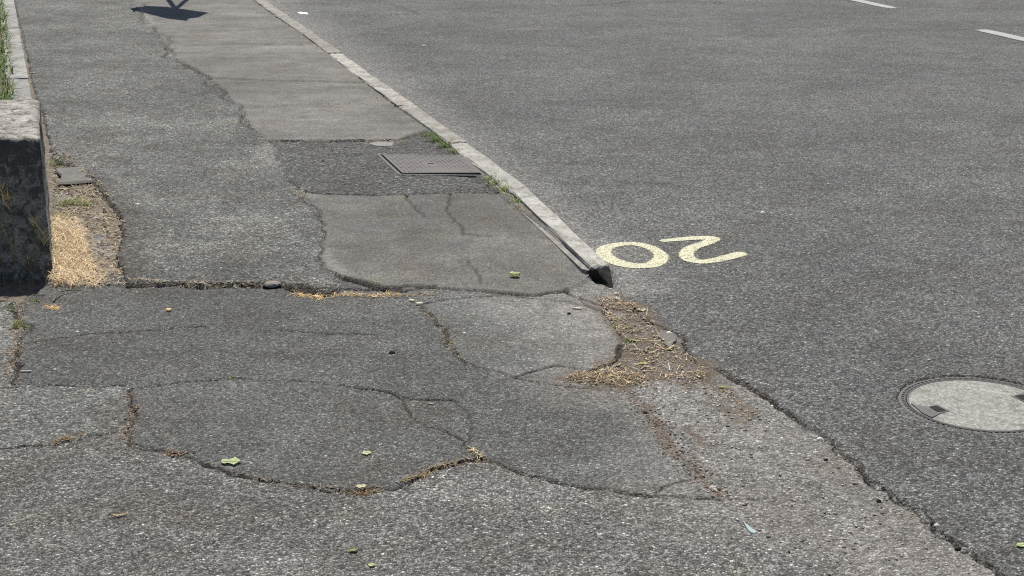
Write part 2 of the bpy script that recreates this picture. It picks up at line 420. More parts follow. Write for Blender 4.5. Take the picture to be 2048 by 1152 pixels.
def asphalt(name, base, grain, contrast=1.0, bright=.06, tint=(1, 1, 1), bumpd=.003, blotch=.25, moss=0.0, streak=0.0, binder=.45):
    m, nt, b = new_mat(name); n = N(nt)
    co = n.coord()
    _, wc = n.noise(co, 90, 2)
    w = n.vadd(co, wc, .006)
    S = 1.0 / grain
    v1 = n.voro(w, S); e1 = n.voro(w, S, 'DISTANCE_TO_EDGE')
    v2 = n.voro(w, S * 2.3); 
    sep = nt.nodes.new("ShaderNodeSeparateColor"); nt.links.new(v1['Color'], sep.inputs[0])
    sep2 = nt.nodes.new("ShaderNodeSeparateColor"); nt.links.new(v2['Color'], sep2.inputs[0])
    c = contrast
    # each stone has its own grey; a few are nearly white, a few dark
    g1 = n.rgb(sep.outputs[0], [(0, 1 - .62 * c), (.35, 1 - .30 * c), (.7, 1 + .12 * c), (1 - bright, 1.0 + .45 * c), (1 - bright + .005, 1.0 + 1.6 * c if bright > .03 else 1 + 2.6 * c)])
    g1n = n.math('MULTIPLY', g1, 0.5)
    # ramps clamp nothing, but keep values in a sane range by scaling through /2
    stone = n.rgb(sep.outputs[0], [(0, .5 * (1 - .60 * c)), (.35, .5 * (1 - .28 * c)), (.7, .5 * (1 + .15 * c)), (1 - bright, .5 * (1 + .5 * c)), (min(.999, 1 - bright * .5), min(1.2, .5 * (1 + 1.5 * c)))])
    fine = n.rgb(sep2.outputs[0], [(0, .5 * (1 - .45 * c)), (.6, .5), (1, .5 * (1 + .75 * c))])
    edge = n.rgb(e1['Distance'], [(0, binder), (.07, binder + .15), (.22, 1.0)])
    col = n.mix(1.0, stone, fine, 'MULTIPLY')
    col = n.mix(1.0, col, edge, 'MULTIPLY')
    lo, _ = n.noise(co, 1.3, 4, .6)
    mid, _ = n.noise(co, 9, 4, .65)
    lo = n.rgb(lo, [(.3, 1 - blotch), (.7, 1.0)])
    mid = n.rgb(mid, [(.3, 1 - blotch * .8), (.7, 1.0)])
    col = n.mix(1.0, col, lo, 'MULTIPLY'); col = n.mix(1.0, col, mid, 'MULTIPLY')
    gr, _ = n.noise(co, 38, 3, .75)
    col = n.mix(1.0, col, n.rgb(gr, [(.28, .72), (.5, .98), (.72, 1.0)]), 'MULTIPLY')
    # stained and polished areas, a metre or two across
    big, _ = n.noise(co, .45, 3, .55)
    col = n.mix(1.0, col, n.rgb(big, [(.36, .84), (.62, 1.0)]), 'MULTIPLY')
    sp, _ = n.noise(co, 3.3, 6, .75)
    col = n.mix(n.rgb(sp, [(.48, 0.0), (.66, .8)]), col, n.mix(1.0, col, (.80, .72, .64), 'MULTIPLY'))
    k = base * 4.0 * 1.80
    col = n.mix(1.0, col, (k * tint[0], k * tint[1], k * tint[2]), 'MULTIPLY')
    if streak:
        mp = nt.nodes.new("ShaderNodeMapping"); nt.links.new(co, mp.inputs[0]); mp.inputs['Scale'].default_value = (.35, 2.2, 1)
        st, _ = n.noise(mp.outputs[0], 3.0, 3, .55)
        st = n.rgb(st, [(.35, 1 - streak), (.7, 1 + streak * .5)])
        col = n.mix(1.0, col, st, 'MULTIPLY')
    if moss:
        mo, _ = n.noise(co, 4.5, 5, .7)
        mo = n.rgb(mo, [(.56, 0.0), (.72, 1.0)])
        mo = n.math('MULTIPLY', mo, moss)
        col = n.mix(mo, col, n.mix(1.0, col, (1.06, 1.04, .86), 'MULTIPLY'))
    # wear masks carried by the mesh: pale dust, reddish dirt, dark soil that also paints crack shade
    nz, _ = n.noise(co, 55, 4, .7)
    nz2, _ = n.noise(co, 240, 3, .7)
    dust = n.math('MULTIPLY', n.attr('dust').outputs['Fac'], n.rgb(nz, [(.30, .35), (.62, 1.0)]))
    dcol = n.rgb(nz2, [(.3, (.19, .178, .160)), (.7, (.42, .405, .375))])
    md, _ = n.noise(co, 14, 5, .75)
    dustf = n.math('MULTIPLY', n.math('MULTIPLY', dust, n.rgb(md, [(.34, .30), (.56, 1.0)])), .75)
    grain_f = n.mix(1.0, n.mix(1.0, stone, edge, 'MULTIPLY'), (2.1, 2.1, 2.1), 'MULTIPLY')
    col = n.mix(dustf, col, n.mix(.75, dcol, n.mix(1.0, dcol, grain_f, 'MULTIPLY')))
    rf = n.math('MULTIPLY', n.attr('rust').outputs['Fac'], n.rgb(nz, [(.40, .0), (.66, .55)]))
    rcol = n.rgb(nz2, [(.3, (.075, .058, .052)), (.7, (.21, .175, .16))])
    col = n.mix(rf, col, rcol)
    da = n.attr('dirt').outputs['Fac']
    df = n.math('ADD', da, n.math('MULTIPLY', n.math('SUBTRACT', nz2, .5), n.math('MULTIPLY', da, 2.2)), clamp=True)
    ddc = n.rgb(nz2, [(.3, (.035, .026, .018)), (.5, (.095, .073, .052)), (.7, (.24, .20, .155))])
    col = n.mix(df, col, ddc)
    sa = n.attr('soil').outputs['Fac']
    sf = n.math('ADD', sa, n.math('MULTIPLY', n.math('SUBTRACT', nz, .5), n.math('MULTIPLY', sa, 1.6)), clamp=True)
    soil_shade_col = n.rgb(nz2, [(.3, (.013, .010, .007)), (.55, (.036, .027, .019)), (.78, (.11, .085, .06))])
    col = n.mix(sf, col, soil_shade_col)
    nt.links.new(col, b.inputs['Base Color'])
    b.inputs['Roughness'].default_value = .85
    b.inputs['Specular IOR Level'].default_value = .35
    dome = n.math('SUBTRACT', 1.0, v1['Distance'])
    h = n.math('ADD', n.math('MULTIPLY', dome, 1.0), n.math('MULTIPLY', sep.outputs[1], .55))
    h = n.math('ADD', h, n.math('MULTIPLY', nz2, .8))
    # dirt fills the gaps between the stones
    fill = n.math('SUBTRACT', 1.0, n.math('MULTIPLY', dustf, .6))
    h = n.math('MULTIPLY', h, fill)
    nt.links.new(n.bump(h, 1.0, bumpd), b.inputs['Normal'])
    return m

M = {}
M[ROAD] = asphalt('road_asphalt', .124, .0072, 1.15, .040, (.995, 1.01, .97), .0052, .30, 0, .09)
M[A] = asphalt('old_footway_asphalt', .168, .0078, 1.12, .05, (1.01, 1.015, .945), .0062, .46, .9)
M[B1] = asphalt('smooth_patch_asphalt', .134, .0042, .70, .02, (1.04, 1.01, .93), .0016, .34, .6, .12, .65)
M[B2] = asphalt('dark_trench_asphalt', .094, .0100, 1.1, .06, (1.02, 1.01, .96), .0070, .30, .3)
M[B3] = asphalt('brownish_patch_asphalt', .116, .0044, .75, .02, (1.04, 1.01, .93), .0018, .36, 1.0, 0, .6)
M[C] = asphalt('driveway_patch_asphalt', .099, .0060, 1.08, .03, (1.0, 1.012, .96), .0036, .30, .4, .12, .5)
M[C2] = asphalt('driveway_small_patch_asphalt', .106, .0058, .92, .03, (.995, 1.01, .96), .0026, .28, .6, 0, .5)
M[C3] = asphalt('worn_patch_asphalt', .144, .0074, 1.05, .04, (1.0, 1.01, .945), .0040, .32, .8)
M[C4] = M[C3]
M[D_] = asphalt('worn_driveway_asphalt', .176, .0070, 1.10, .035, (1.02, 1.008, .945), .0064, .38, .7)

def soil_mat(name, dark=(.03, .023, .016), pale=(.17, .14, .10)):
    m, nt, b = new_mat(name); n = N(nt); co = n.coord()
    a, _ = n.noise(co, 35, 5, .7); c, _ = n.noise(co, 260, 3, .7)
    col = n.rgb(a, [(.3, dark), (.5, tuple((dark[i] + pale[i]) / 2 for i in range(3))), (.7, pale)])
    col = n.mix(1.0, col, n.rgb(c, [(.3, .45), (.7, 1.35)]), 'MULTIPLY')
    nt.links.new(col, b.inputs['Base Color']); b.inputs['Roughness'].default_value = .95
    h = n.math('ADD', a, n.math('MULTIPLY', c, .5))
    nt.links.new(n.bump(h, 1.0, .008), b.inputs['Normal'])
    return m
M[SOIL] = soil_mat('dry_soil', (.05, .04, .03), (.24, .20, .15))

def vary(n, nt, col, lo=.72, hi=1.08):
    oi = nt.nodes.new("ShaderNodeObjectInfo")
    return n.mix(1.0, col, n.rgb(oi.outputs['Random'], [(0, lo), (1, hi)]), 'MULTIPLY')
def concrete(name, lo, hi, speck=.5, bumpd=.003, lichen=0.0, fine=300, tint=(1, .98, .93)):
    m, nt, b = new_mat(name); n = N(nt); co = n.coord()
    a, _ = n.noise(co, 9, 5, .65); c, _ = n.noise(co, fine, 3, .7); d, _ = n.noise(co, 45, 4, .7)
    t = lambda v: (v * tint[0], v * tint[1], v * tint[2])
    col = n.rgb(a, [(.32, t(lo)), (.68, t(hi))])
    col = n.mix(1.0, col, n.rgb(c, [(.28, 1 - speck), (.7, 1 + speck * .35)]), 'MULTIPLY')
    col = n.mix(1.0, col, n.rgb(d, [(.3, .75), (.6, 1.08)]), 'MULTIPLY')
    if not lichen:
        col = vary(n, nt, col)
        g, _ = n.noise(co, 16, 6, .8)
        col = n.mix(n.rgb(g, [(.49, 0.0), (.63, .75)]), col, (.10, .094, .078))
    if lichen:
        geo = nt.nodes.new("ShaderNodeNewGeometry"); sx = nt.nodes.new("ShaderNodeSeparateXYZ"); nt.links.new(geo.outputs['Position'], sx.inputs[0])
        # black algae crust: strongest in a band below the top edge, thin lower down
        band = n.rgb(n.math('MULTIPLY', sx.outputs[2], 1.0), [(.0, .60), (.10, .46), (.25, .44), (.38, .54), (.50, .72), (.525, .64), (.542, .40)])
        e, _ = n.noise(co, 26, 6, .78)
        f = n.math('ADD', band, n.math('MULTIPLY', n.math('SUBTRACT', e, .5), 2.2))
        f = n.math('MULTIPLY', n.rgb(f, [(.42, 0.0), (.62, 1.0)]), lichen)
        col = n.mix(f, col, (.042, .040, .034))
    nt.links.new(col, b.inputs['Base Color']); b.inputs['Roughness'].default_value = .9
    h = n.math('ADD', n.math('MULTIPLY', c, .6), d)
    nt.links.new(n.bump(h, 1.0, bumpd), b.inputs['Normal'])
    return m
M['kerb'] = concrete('kerb_concrete', .23, .44, .6, .0018, tint=(1.0, .95, .84))
M['kerb_new'] = concrete('kerb_concrete_grey', .28, .42, .5, .0015, tint=(1, .97, .88))
M['edging'] = concrete('edging_concrete', .25, .40, .5, .003)
M['block'] = concrete('block_concrete', .20, .46, .6, .007, .80, 180, (1, .95, .85))
M['slab'] = concrete('broken_slab', .12, .21, .6, .004, tint=(1, .95, .86)) if 1 else concrete('broken_slab', .13, .21, .5, .003)
M['lidc'] = concrete('lid_concrete', .28, .36, .65, .003, 0, 120, (1.0, 1.0, .91))

def iron(name, lo, hi, tint=(1.0, .95, .97), rough=.6, metal=.25, scale=70):
    m, nt, b = new_mat(name); n = N(nt); co = n.coord()
    a, _ = n.noise(co, scale, 4, .7); c, _ = n.noise(co, 400, 3, .7)
    t = lambda v: (v * tint[0], v * tint[1], v * tint[2])
    col = n.rgb(a, [(.3, t(lo)), (.7, t(hi))])
    col = n.mix(1.0, col, n.rgb(c, [(.3, .6), (.7, 1.2)]), 'MULTIPLY')
    nt.links.new(col, b.inputs['Base Color']); b.inputs['Roughness'].default_value = rough; b.inputs['Metallic'].default_value = metal
    nt.links.new(n.bump(c, .6, .0008), b.inputs['Normal'])
    return m
M['iron'] = iron('cast_iron', .065, .12, (1.04, .98, .94), .7, .1)
M['iron_plate'] = iron('worn_iron_plate', .075, .13, (1.08, .97, .90), .65, .1)
M['steel'] = iron('galvanised_steel', .35, .45, (1, 1, 1), .45, .6)

def paint(name, col, keep, wear_scale=170):
    """thin coat; between the stones the road shows through as real gaps in the coat"""
    m, nt, b = new_mat(name); n = N(nt); co = n.coord()
    _, wc = n.noise(co, 90, 2); w = n.vadd(co, wc, .006)
    e = n.voro(w, 1 / .0085, 'DISTANCE_TO_EDGE')['Distance']
    a, _ = n.noise(co, wear_scale, 4, .75)
    c = n.rgb(a, [(.3, tuple(x * .72 for x in col)), (.65, col)])
    nt.links.new(c, b.inputs['Base Color']); b.inputs['Roughness'].default_value = .75
    cov = n.math('ADD', n.math('MULTIPLY', n.attr('cover').outputs['Fac'], 1.0), n.math('MULTIPLY', n.math('SUBTRACT', a, .5), 1.7))
    cov = n.math('ADD', cov, n.math('MULTIPLY', n.math('SUBTRACT', e, .1), .9))
    f = n.rgb(cov, [(keep, 0.0), (keep + .12, 1.0)])
    tr = nt.nodes.new("ShaderNodeBsdfTransparent"); mx = nt.nodes.new("ShaderNodeMixShader")
    nt.links.new(f, mx.inputs[0]); nt.links.new(tr.outputs[0], mx.inputs[1]); nt.links.new(b.outputs[0], mx.inputs[2])
    out = [q for q in nt.nodes if q.type == 'OUTPUT_MATERIAL'][0]
    nt.links.new(mx.outputs[0], out.inputs[0])
    return m
M['spray'] = paint('cream_spray_paint', (.54, .52, .36), .67)
M['line'] = paint('white_line_paint', (.30, .30, .29), .42, 60)

def vcol_mat(name, rough=.7, trans=0.0, spec=.3):
    """colour carried per blade / chip in the attribute col"""
    m, nt, b = new_mat(name); n = N(nt); co = n.coord()
    a, _ = n.noise(co, 320, 3, .6)
    col = n.mix(1.0, n.attr('col').outputs['Color'], n.rgb(a, [(.3, .75), (.7, 1.15)]), 'MULTIPLY')
    nt.links.new(col, b.inputs['Base Color']); b.inputs['Roughness'].default_value = rough
    b.inputs['Specular IOR Level'].default_value = spec
    if trans:
        tl = nt.nodes.new("ShaderNodeBsdfTranslucent"); nt.links.new(col, tl.inputs[0])
        mx = nt.nodes.new("ShaderNodeMixShader"); mx.inputs[0].default_value = trans
        out = [q for q in nt.nodes if q.type == 'OUTPUT_MATERIAL'][0]
        nt.links.new(b.outputs[0], mx.inputs[1]); nt.links.new(tl.outputs[0], mx.inputs[2]); nt.links.new(mx.outputs[0], out.inputs[0])
    return m
M['blade'] = vcol_mat('plant_blades', .65, .3)
M['chip'] = vcol_mat('loose_chips', .85)

# ------------------------------------------------------------------ object helpers
def tag(o, label=None, cat=None, group=None, kind=None):
    if label: o['label'] = label
    if cat: o['category'] = cat
    if group: o['group'] = group
    if kind: o['kind'] = kind
    return o
def link(name, me, mat=None, parent=None):
    o = bpy.data.objects.new(name, me); COL.objects.link(o)
    if mat is not None:
        me.materials.clear(); me.materials.append(mat)
    if parent is not None: o.parent = parent
    return o
def empty(name, loc=(0, 0, 0)):
    o = bpy.data.objects.new(name, None); o.location = loc; o.empty_display_size = .1; COL.objects.link(o); return o
def np_mesh(name, verts, faces, attrs=None, smooth=True):
    """faces: (n,3) or (n,4) array"""
    me = bpy.data.meshes.new(name)
    faces = np.asarray(faces, np.int32); k = faces.shape[1]; nf = len(faces)
    me.vertices.add(len(verts)); me.vertices.foreach_set('co', np.asarray(verts, np.float32).ravel())
    me.loops.add(nf * k); me.loops.foreach_set('vertex_index', faces.ravel())
    me.polygons.add(nf); me.polygons.foreach_set('loop_start', np.arange(0, nf * k, k, dtype=np.int32))
    me.polygons.foreach_set('loop_total', np.full(nf, k, np.int32))
    if smooth: me.polygons.foreach_set('use_smooth', np.ones(nf, bool))
    me.update(calc_edges=True)
    for an, av in (attrs or {}).items():
        if av.ndim == 1:
            a = me.attributes.new(an, 'FLOAT', 'POINT'); a.data.foreach_set('value', av.astype(np.float32))
        else:
            a = me.color_attributes.new(an, 'FLOAT_COLOR', 'POINT'); a.data.foreach_set('color', av.astype(np.float32).ravel())
    return me

# ------------------------------------------------------------------ the ground
rows_v = np.concatenate([np.geomspace(3400, 1560, 30)[:-1], np.arange(1560, 322, -1.4), ])
Zc = FPX * CAM_H / (CP * rows_v); Drows = (Zc - CAM_H * SP) / CP
Drows = np.concatenate([Drows, np.geomspace(Drows[-1], 90, 60)[1:]])
fine = np.arange(-.415, .4151, 2.9 / FPX)
side = np.geomspace(.0012, 1.1, 46).cumsum(); side = side / side[-1] * 1.3
Scols = np.concatenate([-.415 - side[::-1], fine, .415 + side])
nr, nc = len(Drows), len(Scols)
ZcR = Drows * CP + CAM_H * SP
Xg = ZcR[:, None] * Scols[None, :]; Yg = np.repeat(Drows[:, None], nc, 1)
dr = np.gradient(Drows)[:, None]; dc = np.gradient(Xg, axis=1)
Xg = Xg + (RNG.random(Xg.shape) - .5) * .55 * dc
Yg = Yg + (RNG.random(Yg.shape) - .5) * .55 * np.abs(dr)
cell = np.repeat(np.abs(dr), nc, 1); cellx = np.abs(dc)
x, y = Xg.ravel(), Yg.ravel()
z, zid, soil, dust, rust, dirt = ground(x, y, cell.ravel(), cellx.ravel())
ids = np.arange(nr * nc).reshape(nr, nc)
quads = np.stack([ids[:-1, :-1], ids[:-1, 1:], ids[1:, 1:], ids[1:, :-1]], -1).reshape(-1, 4)
rank = np.array([0, 1, 2, 3, 4, 5, 9, 6, 7, 8, 10])
rk = rank[zid]
fz = np.argsort(rank)[rk[quads].max(1)]
dmq = np.hypot(x[quads].mean(1) - MAN_C[0], y[quads].mean(1) - MAN_C[1])
GINFO = {
 ROAD: ('road', 'mid grey asphalt carriageway with fine pale aggregate right of the kerb', 'road'),
 A: ('footway', 'old coarse light grey asphalt strip along the left half of the footway', 'footway'),
 B1: ('asphalt_patch', 'long smooth pale asphalt strip beside the kerb, up to the top edge', 'asphalt patch'),
 B2: ('asphalt_patch', 'dark stony trench patch round the rectangular iron cover', 'asphalt patch'),
 B3: ('asphalt_patch', 'smooth brownish asphalt patch beside the last kerb stone, with short cracks', 'asphalt patch'),
 C: ('asphalt_patch', 'large dark grey cracked asphalt patch in the middle of the driveway', 'asphalt patch'),
 C2: ('asphalt_patch', 'small rounded grey asphalt patch left of the brown dirt heap', 'asphalt patch'),
 C3: ('asphalt_patch', 'coarse light asphalt square at the left edge below the thin crack', 'asphalt patch'),
 C4: ('asphalt_patch', 'narrow coarse asphalt strip in front of the concrete block', 'asphalt patch'),
 D_: ('driveway', 'coarse worn light asphalt driveway across the foreground with reddish stains', 'driveway'),
 SOIL: ('soil', 'bare dry soil round the foot of the concrete block', 'soil')}
for k, (nm, lb, ct) in GINFO.items():
    q = quads[fz == k]
    if len(q) == 0: continue
    u, inv = np.unique(q.ravel(), return_inverse=True)
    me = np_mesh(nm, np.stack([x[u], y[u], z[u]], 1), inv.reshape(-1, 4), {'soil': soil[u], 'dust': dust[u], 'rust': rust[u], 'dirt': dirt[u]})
    tag(link(nm, me, M[k]), lb, ct, None, 'structure')
me = np_mesh('ground', np.array([(-3000, -3000, -.06), (3000, -3000, -.06), (3000, 3000, -.06), (-3000, 3000, -.06)]), [[0, 1, 2, 3]], None, False)
tag(link('ground', me, M[SOIL]), 'wide flat earth under and beyond the paving', 'ground', None, 'structure')

# ------------------------------------------------------------------ kerb stones
def prism(quad, z0, z1, sub=1, jit=.0, bevel=.006, seed=0, drop=None):
    """box on a four-sided base, bevelled; returns bmesh"""
    bm = bmesh.new()
    lo = [bm.verts.new((p[0], p[1], z0)) for p in quad]
    hi = [bm.verts.new((p[0], p[1], z1 if drop is None else z1 + drop[i])) for i, p in enumerate(quad)]
    bm.faces.new(lo[::-1]); bm.faces.new(hi)
    for i in range(4): bm.faces.new((lo[i], lo[(i + 1) % 4], hi[(i + 1) % 4], hi[i]))
    bmesh.ops.recalc_face_normals(bm, faces=bm.faces)
    if bevel: bmesh.ops.bevel(bm, geom=list(bm.edges), offset=bevel, segments=2, affect='EDGES', profile=.6)
    if sub: bmesh.ops.subdivide_edges(bm, edges=[e for e in bm.edges if e.calc_length() > .03], cuts=sub, use_grid_fill=True)
    rg = random.Random(seed)
    if jit:
        for v in bm.verts: v.co += Vector((rg.uniform(-jit, jit), rg.uniform(-jit, jit), rg.uniform(-jit, jit)))
    return bm
def bm_obj(name, bm, mat, parent=None, smooth=False):
    me = bpy.data.meshes.new(name)
    bm.to_mesh(me); bm.free()
    if smooth: me.polygons.foreach_set('use_smooth', [True] * len(me.polygons))
    return link(name, me, mat, parent)

kerb = tag(empty('kerb', (kp0[0], kp0[1], 0)), 'row of pale concrete kerb stones between footway and road', 'kerb', None, 'structure')
# joints measured in the photograph: the near stone is narrow-topped and newer
def u_at(px, py):
    p = np.array(P(px, py, ZF)); return float((p - kp0) @ kd)
joints = [0.0, u_at(1046, 386), u_at(925, 288), u_at(812, 214)]
while joints[-1] < 30: joints.append(joints[-1] + 1.22)
inv_k = (-kp0[0], -kp0[1], 0)
for i in range(len(joints) - 1):
    u0, u1 = joints[i] + .008, joints[i + 1] - .008
    rg = random.Random(i + 3)
    dw = rg.uniform(-.004, .004); dz = rg.uniform(-.002, .003)
    w0, w1 = 0.004, KERB_W
    if i == 0: w0, w1, dz = .012, .090, .006
    quad = [K(u0, w0 + dw), K(u0, w1 + dw), K(u1, w1 + dw), K(u1, w0 + dw)]
    quad = [(q[0] + inv_k[0], q[1] + inv_k[1]) for q in quad]
    bm = prism(quad, -.09, ZF + .010 + dz, 4, .0032, .010, i)
    o = bm_obj('kerb_stone', bm, M['kerb_new'] if i in (0, 1) else M['kerb'], kerb)
    if i == 0: o['label'] = 'last kerb stone, pale grey with a dark broken end'
# thin mortar backing strip beside the near stones
quad = [K(.05, -.014), K(.02, .010), K(1.9, .010), K(1.9, -.006)]
quad = [(q[0] + inv_k[0], q[1] + inv_k[1]) for q in quad]
bm_obj('mortar_haunch', prism(quad, -.05, ZF - .004, 2, .002, .003, 99), M['kerb'], kerb)

# broken end of the kerb, its shade put in as near-black colour
def blob(c, r, seed, sq=(1, 1, 1), n=1, rough=.35):
    bm = bmesh.new(); bmesh.ops.create_icosphere(bm, subdivisions=n, radius=1.0)
    rg = random.Random(seed)
    rz = rg.uniform(0, 6.28); cz, sz = math.cos(rz), math.sin(rz)
    for v in bm.verts:
        k = r * (1 + rg.uniform(-rough, rough))
        px, py, pz = v.co.x * k * sq[0], v.co.y * k * sq[1], v.co.z * k * sq[2]
        v.co = Vector((px * cz - py * sz, px * sz + py * cz, pz)) + Vector(c)
    return bm
M['end_shade'] = soil_mat('kerb_end_shade', (.016, .016, .015), (.075, .072, .068))
def wedge():
    """ragged lump, coloured near black for the shade, closing the end of the last stone and running out to a tip"""
    rim = PP([(1172, 541), (1196, 537), (1219, 533)], ZF + .016)
    tip = PP([(1231, 577), (1223, 576), (1206, 562), (1190, 554)], -.015)
    bm = bmesh.new(); rg = random.Random(5)
    n, m = 14, 8
    g = []
    low = [tip[3], tip[2], tip[1], tip[0]]
    def ip(L, t):
        t *= len(L) - 1; i = min(int(t), len(L) - 2); t -= i
        return (L[i][0] * (1 - t) + L[i + 1][0] * t, L[i][1] * (1 - t) + L[i + 1][1] * t)
    for i in range(n + 1):
        a_ = ip(rim, i / n); b2 = ip(low, i / n); row = []
        for j in range(m + 1):
            t = j / m
            zz = (ZF + .013) * (1 - t) ** 1.2 + -.030 * (1 - (1 - t) ** 1.2)
            k = .0022
            row.append(bm.verts.new((a_[0] * (1 - t) + b2[0] * t + inv_k[0] + rg.uniform(-k, k), a_[1] * (1 - t) + b2[1] * t + inv_k[1] + rg.uniform(-k, k) + .004, zz + rg.uniform(-k, k))))
        g.append(row)
    for i in range(n):
        for j in range(m): bm.faces.new((g[i][j], g[i][j + 1], g[i + 1][j + 1], g[i + 1][j]))
    r_ = bmesh.ops.solidify(bm, geom=bm.faces[:], thickness=.012)
    bmesh.ops.recalc_face_normals(bm, faces=bm.faces)
    return bm
bm_obj('kerb_end_shade_lump', wedge(), M['end_shade'], kerb)

# ------------------------------------------------------------------ edging stones at the left
edging = tag(empty('edging', (*P(60, 190, 0), 0)), 'row of pale mossy edging stones between grass verge and footway, behind the block', 'edging', None, 'structure')
e0 = np.array(P(64, 192, .03)); e1 = np.array(P(28, 0, .03)); ed = (e1 - e0) / np.linalg.norm(e1 - e0); en = np.array([ed[1], -ed[0]])
u = -1.2; i = 0
while u < 24:
    q = [e0 + ed * (u + .006) - en * .15, e0 + ed * (u + .006), e0 + ed * (u + .994), e0 + ed * (u + .994) - en * .15]
    q = [(p[0] - edging.location.x, p[1] - edging.location.y) for p in q]
    rg = random.Random(i)
    bm_obj('edging_stone', prism(q, -.06, .028 + rg.uniform(-.004, .004), 2, .0025, .012, i), M['edging'], edging)
    u += 1.0; i += 1

# ------------------------------------------------------------------ concrete block
BZ = .543
fr = np.array([*P(105, 560, 0)]); br_ = np.array([*P(79, 199, BZ)])
base_q = [(fr[0] - 1.3, fr[1] + .05), (fr[0], fr[1]), (br_[0], br_[1]), (br_[0] - 1.3, br_[1] + .02)]
bm = bmesh.new()
nx, ny, nz_ = 70, 46, 34
def surf(fn, nu, nv):
    g = [[bm.verts.new(fn(i / nu, j / nv)) for j in range(nv + 1)] for i in range(nu + 1)]
    for i in range(nu):
        for j in range(nv): bm.faces.new((g[i][j], g[i + 1][j], g[i + 1][j + 1], g[i][j + 1]))
q = [Vector((p[0], p[1], 0)) for p in base_q]
def lerp(a, b, t): return a + (b - a) * t
up = Vector((0, 0, BZ + .04)); dn = Vector((0, 0, -.05))
surf(lambda s, t: lerp(q[0], q[1], s) + dn + up * t * (BZ + .05) / (BZ + .04), nx, nz_)
surf(lambda s, t: lerp(q[1], q[2], s) + dn + up * t * (BZ + .05) / (BZ + .04), ny, nz_)
surf(lambda s, t: lerp(q[2], q[3], s) + dn + up * t * (BZ + .05) / (BZ + .04), nx, nz_)
surf(lambda s, t: lerp(q[3], q[0], s) + dn + up * t * (BZ + .05) / (BZ + .04), ny, nz_)
surf(lambda s, t: lerp(lerp(q[0], q[1], s), lerp(q[3], q[2], s), t) + Vector((0, 0, BZ)), nx, ny)
bmesh.ops.remove_doubles(bm, verts=bm.verts, dist=.0015)
bmesh.ops.recalc_face_normals(bm, faces=bm.faces)
cen = Vector((sum(p[0] for p in base_q) / 4, sum(p[1] for p in base_q) / 4, BZ / 2))
bm.normal_update()
vx = np.array([v.co.x for v in bm.verts]); vy = np.array([v.co.y for v in bm.verts]); vz = np.array([v.co.z for v in bm.verts])
n1 = fbm(vx * 14 + vz * 4, vy * 14 + vz * 13, 4, 80); n2 = fbm(vx * 50 + vz * 9, vy * 50 + vz * 47, 2, 81)
fr_e = [(q[0], q[1]), (q[1], q[2])]
for v, a, b_ in zip(bm.verts, n1, n2):
    v.co += v.normal * (a * .008 + b_ * .004)
    # worn arrises
    k = max(0, (v.co.z - (BZ - .03)) / .03)
    dq = min((Vector((v.co.x, v.co.y)) - Vector((q[1].x, q[1].y))).length, 9)
    d1 = abs(v.co.y - lerp(q[0], q[1], (v.co.x - q[0].x) / (q[1].x - q[0].x)).y)
    dside = abs(v.co.x - lerp(q[1], q[2], max(0, min(1, (v.co.y - q[1].y) / (q[2].y - q[1].y)))).x)
    if k > 0 and min(d1, dside) < .035:
        v.co.z -= (1 - min(d1, dside) / .035) ** 2 * (.009 + .010 * a)
for v in bm.verts: v.co.x -= cen.x; v.co.y -= cen.y
blk = bm_obj('concrete_block', bm, M['block'], None, True)
blk.location = (cen.x, cen.y, 0)
tag(blk, 'big weathered concrete block with blackened front, cut by the left edge', 'concrete block')

# ------------------------------------------------------------------ rectangular iron cover
cc = np.mean(COVER, axis=0)
cov = tag(empty('chamber_cover', (cc[0], cc[1], ZF)), 'rectangular chequered iron cover beside the kerb with one lifted corner', 'access cover')
def loc(p): return (p[0] - cc[0], p[1] - cc[1])
lid_q = [loc(p) for p in COVER[::-1]]           # BL BR TR TL order reversed below
TL, TR, BR, BL = [loc(p) for p in COVER]
def bil(s, t):
    a = np.array(BL) * (1 - s) + np.array(BR) * s; b_ = np.array(TL) * (1 - s) + np.array(TR) * s
    return a * (1 - t) + b_ * t
lid_z = .001
def tilt(s, t): return lid_z + .006 * max(0, s - .5) * 2 * (1 - t)
q4 = [bil(0.02, .02), bil(.985, .02), bil(.985, .98), bil(.02, .98)]
dr4 = [tilt(0, 0), tilt(1, 0), tilt(1, 1), tilt(0, 1)]
lid = bm_obj('lid', prism(q4, -.022, 0, 0, 0, .002, 0, dr4), M['iron_plate'], cov)
# frame: four bars round the lid
for (a, b_) in (((0, 0), (1, 0)), ((1, 0), (1, 1)), ((1, 1), (0, 1)), ((0, 1), (0, 0))):
    pa, pb = bil(*a), bil(*b_); d = (pb - pa) / np.linalg.norm(pb - pa); nn_ = np.array([d[1], -d[0]])
    qd = [pa + nn_ * .016 - d * .016, pa - nn_ * .001 - d * .0, pb - nn_ * .001 + d * .0, pb + nn_ * .016 + d * .016]
    bm_obj('frame_bar', prism(qd, -.03, -.0015, 0, 0, .0015), M['iron'], cov)
